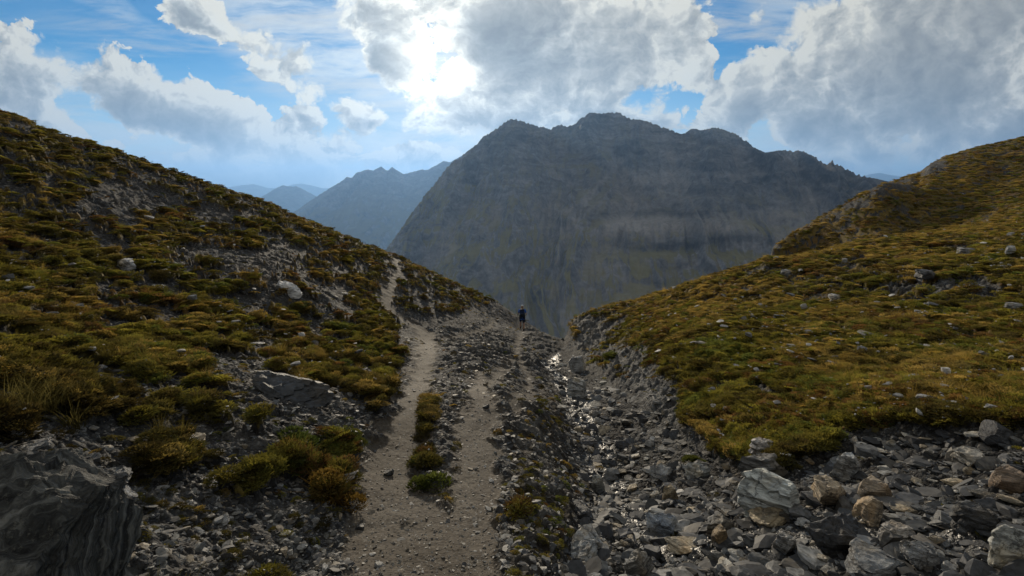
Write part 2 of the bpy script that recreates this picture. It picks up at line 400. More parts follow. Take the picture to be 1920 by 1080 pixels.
ledge = np.interp(PY, [480, 560, 575, 600, 650, 700, 760, 840, 920, 1000, 1080, 1300], [1060, 1040, 960, 745, 768, 752, 728, 695, 668, 632, 600, 520])
left = smooth((ledge - PX) / 40 + .5 * nz1, -.5, .6)
TL = np.interp(PX, [1052, 1060, 1075, 1100, 1200, 1290, 1370, 1450, 1510, 1560, 1650, 2500], [100, 600, 640, 685, 745, 815, 872, 888, 865, 838, 815, 800])
right = smooth((TL - PY) / 26 + .45 * nz1, -.5, .5)
bank = np.interp(PY, [640, 690, 760, 850, 920, 1000, 1080, 1300], [1036, 1008, 1055, 1085, 1092, 1066, 1045, 1000])
bedm = smooth((PX - bank) / 26 + .5 * nz1, -.6, .6) * smooth((PY - TL) / 20 + .4 * nz1, -.5, .5) * (PX > 1000)
streamm = np.maximum(streamm * (1 - right), bedm)
# hummocks of turf: cushions with dark crevices between them
wx = .45 * fbm(X * .7, Y * .7, 3, 5); wy = .45 * fbm(X * .7, Y * .7, 3, 6)
ux, uy = X + wx, Y + wy
def cushion(sx, sy, seed): return np.abs(gnoise(ux * sx, uy * sy, seed)) ** .8
HA = .42 * cushion(.85, 1.5, 11) + .42 * cushion(2.1, 3.0, 12) + .26 * cushion(5.1, 5.7, 13)
HB = .35 * cushion(.55, .7, 21) + .33 * cushion(1.6, 2.1, 22) + .24 * cushion(4.4, 5.0, 23)
cover = np.maximum(left * (.65 + .05 * smooth(-PY, -860, -680)), .95 * right)
cover = np.maximum(cover, .28) - bare * .62 * (1 - .3 * right)
mossn = .5 + .5 * fbm(X * .9, Y * .9, 5, 31)
HM = np.where(right > left, HB, HA)
moss = smooth(HM * 1.7 + mossn * .6 + (cover - .6) * 1.5, .98, 1.25)
strip = 0
moss = moss * (1 - pathm) * (1 - streamm * .95)
edge_turf, _ = polydist(X, Y, line([(805,740,9),(800,790,10),(797,840,9),(795,880,8)]))
moss = np.maximum(moss, smooth(-(edge_turf / .08 + .7 * fbm(X * 5, Y * 5, 3, 77)), -.6, .6) * .9)
cliff = ell(PX, PY, [(1105,640,38,52,1),(1175,690,62,60,1),(1235,765,62,72,1),(1275,830,50,42,.9)]) * smooth(fbm(X * 1.3, Y * 1.3, 4, 37), -.75, .15) * (1 - smooth(PX - 1340, 0, 60))
rrut = np.interp(PY, [560, 690, 730, 780, 850, 920, 1000, 1085, 1300], [930, 930, 945, 950, 952, 952, 950, 945, 930])
soil = smooth((PX - rrut) / 22 + .5 * nz1, -.3, .8) * (1 - streamm) * smooth(PY, 690, 740) * (1 - right) * (1 - pathm)
nh = fbm(X * 4.5, Y * 4.5, 4, 33)
moss = np.clip(moss * smooth(nh * np.where(right > left, .9, 1.5) + 1.15 * moss, .45, .95), 0, 1)
moss = moss * (1 - smooth(cliff, .42, .65))
moss = np.maximum(moss, soil * smooth(fbm(X * 3.2, Y * 3.2, 4, 34), .55, .95) * .5)
# relief
rocky = np.clip(bare, 0, 1) * (1 - pathm)
micro = .034 * fbm(X * 3.0, Y * 3.0, 4, 41) + .016 * fbm(X * 11, Y * 11, 3, 42)
shard = np.abs(gnoise(X * 7 + wx, Y * 11 + wy, 47)) * .05 + np.abs(gnoise(X * 17, Y * 23, 48)) * .022
strata = ridged(X * .9 + Y * .5 + wx, Y * 2.2 - X * 1.6 + wy, 4, 61)
big = np.clip(GR / 14, .35, 1.6)
amp = 1 - np.clip(pathm * 1.15, 0, 1)
Z = ZB + amp * (moss * (.05 + HM * np.where(right > left, .28, .30) * np.clip(big, .6, 1.2) * (1 - .5 * smooth(GR, 22, 50))) + (1 - moss) * (shard * .9) + micro) \
    + rocky * (1 - streamm) * (1 - moss) * (strata - .9) * .16 * np.clip(big, .4, 1.3) - .05 * pathm
Z += pathm * (.010 * fbm(X * 3, Y * 3, 4, 43) + .004 * fbm(X * 21, Y * 21, 2, 46))
Z -= streamm * (.10 + .03 * fbm(X * 2, Y * 2, 2, 44))
# slate cliffs on the right bank of the stream
fin = ridged(X * 2.6 + Y * 1.0, Y * .5 - X * .2, 4, 63)
Z += cliff * (1 - streamm) * (fin - .9) * .16 * np.clip(GR / 12, .6, 1.4)
Z -= 60.0 * smooth(GR, 125, 230) ** 1.5
def ground(x, y):
    return bilerp(ga, np.log(gr), Z, np.arctan2(np.asarray(x, float), np.asarray(y, float)), np.log(np.hypot(x, y) + 1e-9))
def gfield(Fd, x, y):
    return bilerp(ga, np.log(gr), Fd, np.arctan2(np.asarray(x, float), np.asarray(y, float)), np.log(np.hypot(x, y) + 1e-9))

def grid_mesh(name, X, Y, Z, attrs, sel=None):
    na, nr = X.shape
    idx = np.arange(na * nr).reshape(na, nr)
    q = np.stack([idx[:-1, :-1], idx[1:, :-1], idx[1:, 1:], idx[:-1, 1:]], -1).reshape(-1, 4)[:, ::-1]
    if sel is not None: q = q[sel]
    co = np.stack([X, Y, Z], -1).reshape(-1, 3)
    used = np.unique(q); remap = np.full(na * nr, -1); remap[used] = np.arange(len(used))
    q = remap[q]; co = co[used]
    me = bpy.data.meshes.new(name)
    me.vertices.add(len(co)); me.vertices.foreach_set('co', co.astype(np.float32).ravel())
    me.loops.add(q.size); me.loops.foreach_set('vertex_index', q.astype(np.int32).ravel())
    me.polygons.add(len(q)); me.polygons.foreach_set('loop_start', np.arange(0, q.size, 4, dtype=np.int32))
    me.polygons.foreach_set('use_smooth', np.ones(len(q), bool))
    me.update(calc_edges=True)
    for k, v in attrs.items():
        a = me.attributes.new(k, 'FLOAT', 'POINT'); a.data.foreach_set('value', v.reshape(-1)[used].astype(np.float32))
    o = bpy.data.objects.new(name, me); C.objects.link(o); return o
def mat(name):
    m = bpy.data.materials.new(name); m.use_nodes = True; m.node_tree.nodes.clear()
    T = NT(m.node_tree); out = T.n('ShaderNodeOutputMaterial'); return m, T, out
def principled(T, out, col, rough=.8, bump=None, strength=.5, dist=.02, spec=.3, **kw):
    b = T.n('ShaderNodeBsdfPrincipled'); T.put(b.inputs['Base Color'], col if isinstance(col, bpy.types.NodeSocket) else (*col, 1))
    T.put(b.inputs['Roughness'], rough); T.put(b.inputs['Specular IOR Level'], spec)
    for k, v in kw.items(): T.put(b.inputs[k], v)
    if bump is not None:
        bn = T.n('ShaderNodeBump'); T.put(bn.inputs['Height'], bump); bn.inputs['Strength'].default_value = strength; bn.inputs['Distance'].default_value = dist
        T.put(b.inputs['Normal'], bn.outputs[0])
    T.nt.links.new(b.outputs[0], out.inputs[0]); return b

gm, T, out = mat('hillside_ground')
pos = T.n('ShaderNodeNewGeometry').outputs['Position']
a_moss = T.attr('moss')[2]; a_path = T.attr('path')[2]; a_wet = T.attr('wet')[2]; a_rock = T.attr('rock')[2]; a_gold = T.attr('gold')[2]; a_rust = T.attr('rust')[2]
v1 = T.voro(T.vm('MULTIPLY', pos, (1, 1.5, 1)), 16.0); v2 = T.voro(pos, 45.0)
fleck = T.sep(v1[1])[0]; fleck2 = T.sep(v2[1])[1]
scree = T.ramp(T.add(T.mul(fleck, .6), T.mul(fleck2, .4)), [(0.0, (.016, .016, .017)), (.5, (.034, .034, .035)), (.78, (.075, .075, .073)), (1.0, (.28, .275, .26))])
nb = T.noise(pos, 1.3, 5, .6)
scree = T.mix(T.ss(nb, .35, .7), scree, T.mix(.5, scree, (.045, .038, .03)))
gravel = T.ramp(T.add(T.mul(fleck2, .65), T.mul(T.noise(pos, 30, 4, .6), .35)), [(0.1, (.036, .031, .025)), (.5, (.072, .061, .048)), (.85, (.115, .10, .08)), (1.0, (.26, .245, .215))])
gravel = T.mix(T.ss(nb, .3, .75), gravel, T.mix(.6, gravel, (.050, .039, .027)))
rn = T.noise(T.vm('MULTIPLY', pos, (5, 2, 6)), 1.2, 8, .68, 1.2)
rockc = T.ramp(rn, [(.3, (.03, .03, .031)), (.48, (.085, .085, .083)), (.6, (.19, .185, .172)), (.75, (.40, .39, .365))])
t1 = T.noise(pos, 2.0, 5, .6); t2 = T.noise(pos, 24.0, 4, .65)
turf = T.ramp(T.add(T.mul(t1, .55), T.mul(t2, .45)), [(.3, (.022, .020, .009)), (.45, (.055, .047, .015)), (.58, (.10, .078, .02)), (.72, (.16, .12, .028))])
turf = T.mix(T.mul(a_gold, .6), turf, T.mix(t2, (.13, .085, .022), (.24, .155, .04)))
turf = T.mix(T.mul(a_rust, .55), turf, (.10, .046, .016))
g = T.mix(T.mul(T.attr('soil')[2], .8), scree, T.mix(fleck2, (.018, .015, .011), (.06, .05, .038)))
g = T.mix(a_rock, g, rockc)
g = T.mix(T.ss(T.add(a_moss, T.mul(T.sub(t2, .5), .9)), .35, .65), g, turf)
g = T.mix(T.ss(T.add(a_path, T.mul(T.sub(t2, .5), .8)), .3, .7), g, gravel)
g = T.mix(T.mul(a_wet, .8), g, T.vm('SCALE', g, scale=.45))
npth = T.sub(1.0, a_path)
hgt = T.add(T.mul(T.mul(v1[0], npth), -1.2), T.add(T.mul(t2, T.add(.25, T.mul(npth, .75))), T.mul(v2[0], -.5)))
hgt = T.mul(hgt, T.sub(1.0, T.mul(a_path, .72)))
a_glint = T.attr('glint')[2]
rough_ = T.ss(a_glint, 0.0, 1.0, .85, .38)
principled(T, out, g, rough_, hgt, .9, .03, T.ss(a_glint, 0, 1, .12, .4))

rust = np.clip(smooth(fbm(X * .55, Y * .55, 3, 71), -.1, .6) * 1.0, 0, 1)
gold = np.clip(smooth(fbm(X * .4, Y * .4, 3, 72), -.25, .55) * .8 + ell(PX, PY, [(1700,330,250,40,1),(1300,560,150,40,.9),(1020,615,60,40,1),(1550,450,150,60,.8),(1800,430,200,30,.8)]), 0, 1)
rockm = np.clip(cliff * 1.2 + bare * smooth(strata, .8, 1.3) * .55 * (1 - pathm), 0, 1)
ATT = dict(glint=smooth(-sd, -.05, .25) * (1 - right), soil=soil, moss=moss, path=pathm, wet=np.clip(streamm * 1.0, 0, 1), rock=rockm, gold=gold, rust=rust)
pf = (pathm[:-1, :-1] + pathm[1:, 1:]) * .5
sf = (streamm[:-1, :-1] + streamm[1:, 1:]) * .5
ispath = (pf > .5).reshape(-1); isbed = ((sf > .5) & (pf <= .5)).reshape(-1)
for nm, sel in (('hillside', ~(ispath | isbed)), ('path', ispath), ('stream_bed', isbed)):
    o = grid_mesh(nm, X, Y, Z, ATT, sel); o.data.materials.append(gm); o['kind'] = 'structure'

# ------------------------------------------------------------------ mountains
def mountain_mat(name, rock, grass, scree_c, sc_):
    m, T, out = mat(name)
    pos = T.vm('SCALE', T.n('ShaderNodeNewGeometry').outputs['Position'], scale=sc_)
    nz = T.sep(T.n('ShaderNodeNewGeometry').outputs['Normal'])[2]
    n1 = T.noise(pos, 6, 8, .62); n2 = T.noise(pos, 40, 5, .65); n3 = T.noise(T.vm('MULTIPLY', pos, (1, 1, 2.6)), 7, 6, .6, .8)
    r = T.ramp(T.add(T.mul(n2, .4), T.mul(n3, .6)), [(.34, tuple(c * .45 for c in rock)), (.5, rock), (.66, tuple(c * 1.8 for c in rock))])
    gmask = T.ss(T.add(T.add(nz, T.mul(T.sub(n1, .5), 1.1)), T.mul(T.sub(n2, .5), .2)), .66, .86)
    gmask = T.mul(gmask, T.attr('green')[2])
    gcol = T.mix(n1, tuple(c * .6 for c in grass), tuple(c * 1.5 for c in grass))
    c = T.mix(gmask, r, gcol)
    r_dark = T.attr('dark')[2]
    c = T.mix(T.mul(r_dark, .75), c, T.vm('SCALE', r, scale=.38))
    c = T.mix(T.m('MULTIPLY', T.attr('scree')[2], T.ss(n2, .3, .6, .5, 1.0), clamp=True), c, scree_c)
    principled(T, out, c, .95, T.add(T.mul(n1, .4), T.mul(n2, .6)), 1.0, .008 / sc_, .1)
    return m
def build_range(name, skyl, rc_pts, rv, zv, back, azr, na, nfr, amps, prof, m, jag=1.0, seed=0, deco=None, fan=0.0, ridges=()):
    """a ridge at its own distance: front slope from the valley (rv, zv) to the crest, then the far side"""
    a = np.linspace(R(azr[0]), R(azr[1]), na)
    s_ = np.array(skyl, float); A_, E_ = azel(s_[:, 0], s_[:, 1]); te = np.interp(a, A_, E_)
    rp = np.array(rc_pts, float); ra, _ = azel(rp[:, 0], np.full(len(rp), 330.)); rc = np.interp(a, ra, rp[:, 1])
    s = np.concatenate([np.linspace(0, 1, nfr), 1 + np.linspace(0, 1, nfr // 5 + 1)[1:] ** 1.5])
    AA, S = np.meshgrid(a, s, indexing='ij'); rcc = rc[:, None]
    r = np.where(S <= 1, rv + (rcc - rv) * S, rcc + back * (S - 1))
    zc = rcc * np.tan(te)[:, None] + EYE
    f = np.where(S <= 1, prof(np.clip(S, 0, 1)), 1.0)
    z = zv + (zc - zv) * f
    z = np.where(S > 1, zc - (S - 1) * back * .62, z)
    x, y = r * np.sin(AA), r * np.cos(AA)
    env = np.clip(np.minimum(S * 5, 1), 0, 1) * np.clip((1.06 - np.clip(S, 0, 1)) * 6, .25, 1)
    G = np.zeros_like(z)
    for (kx, ky, am, oc, ty, sd_) in amps:
        if ty == 'g':                                           # gullies that run down the slope
            wv_ = .5 * fbm(AA * 6 + S, S * 2.5, 4, seed + 5)
            gc = (AA - fan) / (.75 + (1.0 - np.clip(S, 0, 1)) * .75)
            rg = ridged(gc * kx + wv_, S * ky, oc, seed + sd_) - .9; G += rg * min(1, am / 90)
            z = z + env * am * rg
        else:
            z = z + env * am * fbm(x * kx, y * ky, oc, seed + sd_)
    if True:
        z = z + env * .55 * 9 * (np.abs(((z / 62 + .8 * fbm(x * .0012, y * .0012, 3, seed + 9)) % 1) - .5) - .25) * 2     # layered rock bands
    for rg_, kk in ridges:                                      # spurs that leave the crest
        pts = np.array([P(a_, b_, d_) for a_, b_, d_ in rg_])
        wx_ = x + 90 * fbm(x / 420, y / 420, 4, seed + 60); wy_ = y + 90 * fbm(x / 420, y / 420, 4, seed + 61)
        for (p0, p1) in zip(pts[:-1], pts[1:]):
            e = p1 - p0; t_ = np.clip(((wx_ - p0[0]) * e[0] + (wy_ - p0[1]) * e[1]) / (e[0] ** 2 + e[1] ** 2), 0, 1)
            dd_ = np.hypot(wx_ - p0[0] - t_ * e[0], wy_ - p0[1] - t_ * e[1])
            zr = p0[2] + t_ * e[2] - kk * np.sqrt(dd_ ** 2 + 25 ** 2) + kk * 25 + 14 * fbm(x / 130, y / 130, 5, seed + 62)
            h_ = np.clip(.5 + .5 * (zr - z) / 40, 0, 1); z = z + np.where(S <= 1.0, (np.maximum(zr, z) - z) * h_ , 0)
    if deco: z = deco(x, y, z, AA, S)
    for it in range(8):                                         # bring the crest to its true height
        E = np.arctan2(z - EYE, r).max(1)
        ww = np.exp(-((S - 1) / .07) ** 2) if it > 1 else np.exp(-((S - 1) / .25) ** 2)
        z = z + ((np.tan(te) - np.tan(E)) * rc * .95)[:, None] * ww
    z = z + np.exp(-((S - 1) / .03) ** 2) * 9 * jag * (ridged(AA * 130, S * 3, 3, seed + 40) - .8)
    px, py = project(x, y, z)
    build_range.G = G
    return x, y, z, px, py, S
A_SKY = [(-200,800),(600,560),(680,510),(735,455),(770,402),(800,362),(815,345),(835,318),(850,303),(860,297),(880,282),(898,268),(905,257),(920,250),(935,238),(950,227),(965,223),(985,230),(1005,237),(1018,239),(1030,243),(1045,236),(1055,234),(1062,238),(1075,235),(1090,222),(1105,212),(1125,214),(1150,211),(1162,212),(1180,222),(1200,226),(1220,230),(1240,238),(1260,245),(1275,252),(1285,251),(1290,244),(1305,242),(1312,246),(1320,244),(1335,241),(1345,240),(1360,246),(1375,250),(1395,262),(1415,277),(1435,286),(1455,283),(1480,283),(1505,284),(1525,292),(1540,303),(1550,309),(1560,302),(1567,308),(1590,320),(1610,328),(1640,335),(1670,341),(1720,356),(1900,420),(2200,500)]
GULLY = [(1165,300,3),(1110,360,4),(1085,400,6),(1062,440,6),(1048,490,7),(1040,540,8),(1045,580,8),(1060,610,6),(1075,640,6)]
def decoA(x, y, z, AA, S):
    px, py = project(x, y, z)
    q, dd = polydist(px, py, [(a, b, c) for a, b, c in GULLY])
    z = z - 34 * np.exp(-(dd / 16) ** 2) * (S < .97)
    q, dd = polydist(px, py, [(880,330,3),(860,420,5),(900,520,6),(960,600,6)])
    z = z - 16 * np.exp(-(dd / 14) ** 2)
    # the bench under the cliff band
    yb = np.interp(px, [1080,1130,1250,1330,1400,1450,1520], [440,432,428,428,432,450,470])
    mk = smooth(px, 1080, 1140) * (1 - smooth(px, 1400, 1500))
    z = z + mk * 24 * (np.exp(-((py - yb) / 14) ** 2)) - mk * 15 * np.exp(-((py - yb - 34) / 14) ** 2) + mk * 12 * np.exp(-((py - yb + 48) / 8) ** 2)
    return z
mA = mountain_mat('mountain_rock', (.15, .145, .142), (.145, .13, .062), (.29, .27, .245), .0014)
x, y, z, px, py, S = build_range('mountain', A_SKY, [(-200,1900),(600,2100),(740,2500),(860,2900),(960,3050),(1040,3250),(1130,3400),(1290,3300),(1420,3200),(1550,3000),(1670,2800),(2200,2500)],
   1200, -455, 1900, (-52, 56), 1400, 520,
   [(8, 1.1, 85, 3, 'g', 1), (22, 2.0, 26, 4, 'g', 6), (60, 4.0, 7, 4, 'g', 2), (.0024, .0024, 34, 5, 'f', 3), (.012, .012, 4, 5, 'f', 4)],
   lambda s: .72 * s + .28 * s ** 2.6, mA, seed=100, deco=decoA, fan=float(azel(1090., 300.)[0]), ridges=[
   ([(1112,214,3350),(1118,285,3000),(1150,345,2700),(1230,388,2450),(1330,412,2300)], .95),
   ([(962,225,3000),(925,300,2750),(895,380,2450),(870,460,2100),(845,540,1750)], .85),
   ([(850,303,2850),(800,365,2650),(750,440,2400)], .9),
   ([(1330,243,3250),(1345,320,3050),(1400,385,2800)], 1.0),
   ([(1480,284,3150),(1470,350,3000),(1490,410,2750)], 1.0),
   ([(1130,440,2350),(1250,462,2100),(1400,440,2150),(1440,455,2000)], .75),
   ([(1230,470,2050),(1180,530,1750),(1130,590,1500)], .55),
   ([(1000,330,2850),(985,430,2450),(975,520,2050),(985,590,1750)], .8)])
yb = np.interp(px, [1080,1130,1250,1330,1400,1450,1520], [440,432,428,428,432,450,470])
nzz = fbm(px * .02, py * .05, 4, 131)
scr = smooth(px + 30 * nzz, 1110, 1170) * (1 - smooth(px + 40 * nzz, 1330, 1440)) * np.exp(-((py - yb + 4 + 5 * nzz) / 17) ** 2) * .85
q, dd = polydist(px, py, GULLY)
scr = np.maximum(scr, .55 * smooth(-(q + 8 * nzz), -5, 4))
scr = np.maximum(scr, ell(px, py, [(1070,395,45,22,.5),(1060,425,25,40,.5),(1120,390,30,10,.35),(1210,350,60,25,.3),(1440,400,60,24,.3),(1060,570,30,24,.5),(930,500,16,60,.22),(1300,380,70,12,.3)]) * smooth(nzz, -.6, .5))
G = build_range.G
scr = np.clip(scr + .5 * smooth(-(G + .25 * nzz), .15, .75) * smooth(py, 240, 330) * (1 - .5 * smooth(py, 470, 560)), 0, 1)
green = np.clip(.35 + smooth(py, 300, 460) * .7 - scr + ell(px, py, [(1110,300,70,24,.6),(800,420,95,95,1.1),(890,480,90,90,.8),(870,360,50,40,.6),(1200,520,240,70,1.2),(1100,560,60,50,.8),(820,330,14,34,.6)]) - .5 * ell(px, py, [(1400,330,200,50,1),(1250,400,150,18,.8)]), 0, 1)  # left flank ellipses: meadow, extended to lighten it in place of sunlit haze
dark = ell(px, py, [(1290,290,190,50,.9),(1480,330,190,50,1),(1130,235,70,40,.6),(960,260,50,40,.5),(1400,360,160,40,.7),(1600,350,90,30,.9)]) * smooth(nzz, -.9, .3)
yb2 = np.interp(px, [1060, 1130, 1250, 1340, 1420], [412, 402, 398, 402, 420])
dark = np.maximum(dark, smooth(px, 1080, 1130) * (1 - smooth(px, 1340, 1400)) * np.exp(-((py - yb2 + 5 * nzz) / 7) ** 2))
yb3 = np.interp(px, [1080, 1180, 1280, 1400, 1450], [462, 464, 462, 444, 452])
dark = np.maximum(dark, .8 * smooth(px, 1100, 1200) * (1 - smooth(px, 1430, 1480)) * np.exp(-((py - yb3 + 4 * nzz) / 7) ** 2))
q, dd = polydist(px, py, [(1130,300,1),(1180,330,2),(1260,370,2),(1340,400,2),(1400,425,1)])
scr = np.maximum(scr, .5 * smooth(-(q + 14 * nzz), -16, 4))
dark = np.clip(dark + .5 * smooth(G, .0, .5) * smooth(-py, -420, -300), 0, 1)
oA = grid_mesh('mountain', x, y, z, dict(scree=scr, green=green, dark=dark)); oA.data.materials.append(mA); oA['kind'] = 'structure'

B_SKY = [(-200,700),(400,480),(500,430),(560,392),(585,374),(605,361),(640,340),(650,332),(660,334),(668,324),(690,318),(700,320),(715,312),(722,318),(728,320),(735,313),(745,320),(757,327),(775,322),(790,318),(800,319),(820,309),(832,302),(845,304),(870,290),(900,290),(980,320),(1200,380)]
mB = mountain_mat('ridge_rock', (.12, .12, .125), (.11, .10, .05), (.36, .32, .28), .0005)
x, y, z, px, py, S = build_range('mountain_ridge', B_SKY, [(-200,9000),(560,9800),(720,10300),(1200,10000)], 5200, -1000, 5000, (-50, 20), 560, 260,
   [(16, 1.2, 120, 5, 'g', 1), (45, 3, 28, 4, 'g', 2), (.004, .004, 22, 5, 'f', 3)], lambda s: .7 * s + .3 * s ** 2.2, mB, seed=300)
o = grid_mesh('mountain_ridge', x, y, z, dict(dark=0 * px, scree=0 * px, green=np.clip(smooth(py, 330, 420), 0, 1))); o.data.materials.append(mB); o['kind'] = 'structure'
C_SKY = [(-300,520),(300,420),(430,392),(482,373),(500,364),(512,356),(520,352),(530,347),(537,349),(548,350),(556,349),(565,353),(580,361),(600,372),(640,395),(760,450)]
mC = mountain_mat('peak_rock', (.08, .08, .085), (.06, .058, .03), (.2, .18, .15), .0004)
x, y, z, px, py, S = build_range('far_peak', C_SKY, [(-300,16000),(760,16000)], 12000, -1050, 4000, (-50, -6), 300, 120,
   [(16, 1.2, 110, 5, 'g', 1), (.002, .002, 30, 5, 'f', 3)], lambda s: .8 * s + .2 * s ** 2, mC, seed=500)
o = grid_mesh('far_peak', x, y, z, dict(dark=0 * px, scree=0 * px, green=0 * px + .3)); o.data.materials.append(mC); o['kind'] = 'structure'
D_SKY = [(-700,345),(0,352),(300,352),(380,350),(430,351),(455,347),(475,345),(490,349),(505,353),(530,352),(548,346),(565,344),(585,348),(605,353),(680,352),(900,356),(1400,352),(1580,340),(1610,333),(1630,327),(1650,324),(1662,327),(1690,331),(1740,336),(1900,348),(2600,350)]
mD = mountain_mat('range_rock', (.08, .08, .085), (.06, .058, .03), (.2, .18, .15), .0002)
x, y, z, px, py, S = build_range('distant_mountains', D_SKY, [(-700,30000),(2600,30000)], 24000, -1080, 6000, (-60, 60), 700, 80,
   [(20, 1.2, 160, 5, 'g', 1)], lambda s: .8 * s + .2 * s ** 2, mD, seed=700)
o = grid_mesh('distant_mountains', x, y, z, dict(dark=0 * px, scree=0 * px, green=0 * px)); o.data.materials.append(mD); o['kind'] = 'structure'
# valley floor to the horizon, and the slope that drops to it from our hill
aa = np.linspace(-math.pi, math.pi, 241); rr_ = np.concatenate([[0.5], np.exp(np.linspace(math.log(100), math.log(40000), 90))])
AA, RR2 = np.meshgrid(aa, rr_, indexing='ij')
zz = np.interp(np.log(RR2), np.log([.5, 100, 230, 500, 800, 1200, 60000]), [-75, -75, -120, -300, -420, -500, -1200])
zz = zz + np.clip(RR2 / 60, 0, 25) * fbm(RR2 * np.sin(AA) / 300, RR2 * np.cos(AA) / 300, 4, 801) * (RR2 < 20000)
o = grid_mesh('valley', RR2 * np.sin(AA), RR2 * np.cos(AA), zz, dict(dark=0 * zz, scree=0 * zz, green=0 * zz + 1)); o.data.materials.append(mA); o['kind'] = 'structure'

# ------------------------------------------------------------------ haze: the air between here and the mountains
HAZE = True
if HAZE:
    bm = bmesh.new(); bmesh.ops.create_cube(bm, size=1.0)
    me = bpy.data.meshes.new('haze'); bm.to_mesh(me); bm.free()
    hz = bpy.data.objects.new('haze', me); C.objects.link(hz)
    zt, zb_ = 1500.0, -1260.0
    hz.scale = (84000, 84000, zt - zb_); hz.location = (0, 0, (zt + zb_) / 2)
    m, T, out = mat('haze_air')
    pv = T.n('ShaderNodeVolumePrincipled')
    pv.inputs['Color'].default_value = (.27, .53, 1.0, 1); pv.inputs['Density'].default_value = 0.000052; pv.inputs['Anisotropy'].default_value = .4
    T.nt.links.new(pv.outputs[0], out.inputs['Volume'])
    me.materials.append(m); hz['kind'] = 'stuff'

# ------------------------------------------------------------------ water in the stream bed
ZW = ZB - .07 * streamm - .052 + .006 * fbm(X * 6, Y * 6, 2, 141)
wsel = ((ZW > Z - .03) & (sd < -.02))
wsel = (wsel[:-1, :-1] | wsel[1:, 1:]).reshape(-1)
water = grid_mesh('stream', X, Y, ZW, {}, wsel); water['kind'] = 'structure'
m, T, out = mat('stream_water')
pos = T.n('ShaderNodeNewGeometry').outputs['Position']
principled(T, out, (.012, .012, .011), .10, T.noise(pos, 14, 4, .6), .25, .02, .5)
water.data.materials.append(m)

# ------------------------------------------------------------------ stones
def rock_mesh(name, seed, flat=.35, layers=True, sub=4, cuts=9, jag=.05):
    r = np.random.default_rng(seed)
    bm = bmesh.new(); bmesh.ops.create_icosphere(bm, subdivisions=sub, radius=1.0)
    co = np.array([v.co[:] for v in bm.verts])
    for k in range(cuts):                                       # flat broken faces
        nrm = r.normal(size=3); nrm[2] *= .55 if layers else 1.0; nrm /= np.linalg.norm(nrm)
        dd = r.uniform(.42, .80); q = co @ nrm - dd
        co = co - np.clip(q, 0, None)[:, None] * nrm
    top = r.uniform(.45, .6); co[:, 2] = np.clip(co[:, 2], -top, top)
    if layers:                                                  # bedding: each layer ends a little further in or out
        nl = 9; lay = np.floor((co[:, 2] + 1) * nl).astype(int)
        off = r.uniform(.86, 1.08, 3 * nl); tw = r.uniform(-.05, .05, (3 * nl, 2))
        co[:, :2] = co[:, :2] * off[lay][:, None] + tw[lay]
    co[:, 2] *= flat / .5
    co[:, 0] *= 1.0; co[:, 1] *= r.uniform(.6, .85)
    nn = fbm(co[:, 0] * 2.1 + seed, co[:, 1] * 2.1 + co[:, 2] * 2.7, 4, seed)
    co *= (1 + jag * nn)[:, None]
    co[:, 2] += .03 * fbm(co[:, 0] * 5, co[:, 1] * 5, 3, seed + 3)
    ext = co.max(0) - co.min(0); co = (co - (co.max(0) + co.min(0)) / 2) / ext[0]      # unit length
    for v, c in zip(bm.verts, co): v.co = c
    me = bpy.data.meshes.new(name); bm.to_mesh(me); bm.free()
    me.polygons.foreach_set('use_smooth', np.zeros(len(me.polygons), bool)); return me
rm, T, out = mat('slate_stone')
oc = T.n('ShaderNodeTexCoord').outputs['Object']; oi = T.n('ShaderNodeObjectInfo')
ocr = T.vm('ADD', oc, T.vm('SCALE', T.xyz(oi.outputs['Random'], oi.outputs['Random'], 0.3), scale=37.0))
ns = T.noise(T.vm('MULTIPLY', ocr, (1.6, 2.2, 17)), 1.6, 7, .62, .7); nf = T.noise(ocr, 13, 6, .65); nl_ = T.noise(ocr, 2.4, 4, .6)
c = T.mix(T.ss(ns, .30, .72), T.vm('SCALE', oi.outputs['Color'], scale=.35), T.vm('SCALE', oi.outputs['Color'], scale=1.35))
c = T.mix(T.mul(T.ss(nf, .52, .7), .55), c, (.05, .048, .045))
c = T.mix(T.mul(T.ss(T.noise(ocr, 1.3, 3, .5), .5, .7), .5), c, T.vm('MULTIPLY', oi.outputs['Color'], (1.35, 1.05, .65)))
cr_ = T.voro(T.vm('ADD', ocr, T.vm('SCALE', T.xyz(nl_, nf, ns), scale=.5)), 1.7, 'DISTANCE_TO_EDGE')[0]
c = T.mix(T.ss(cr_, 0.0, .022, .75, 0.0), c, (.03, .03, .03))
principled(T, out, c, .68, T.add(T.add(ns, T.mul(nf, .6)), T.ss(cr_, 0, .03, 0, .5)), .8, .03, .4)
slabs = [rock_mesh('stone_slab_mesh', 200 + i, r_, True) for i, r_ in enumerate((.14, .18, .22, .16, .26, .12))]
blocks = [rock_mesh('stone_block_mesh', 240 + i, r_, i % 2 == 0, cuts=11) for i, r_ in enumerate((.36, .46, .40, .5, .34))]
for me in slabs + blocks: me.materials.append(rm)
GREY, PALE, BLUE, TAN, BROWN, DARK, WHITE = (.175, .170, .155), (.37, .36, .325), (.19, .21, .23), (.33, .28, .20), (.22, .165, .105), (.06, .062, .066), (.6, .59, .57)
def tag(o, label=None, cat=None, group=None):
    if label: o['label'] = label
    if cat: o['category'] = cat
    if group: o['group'] = group
taken = []
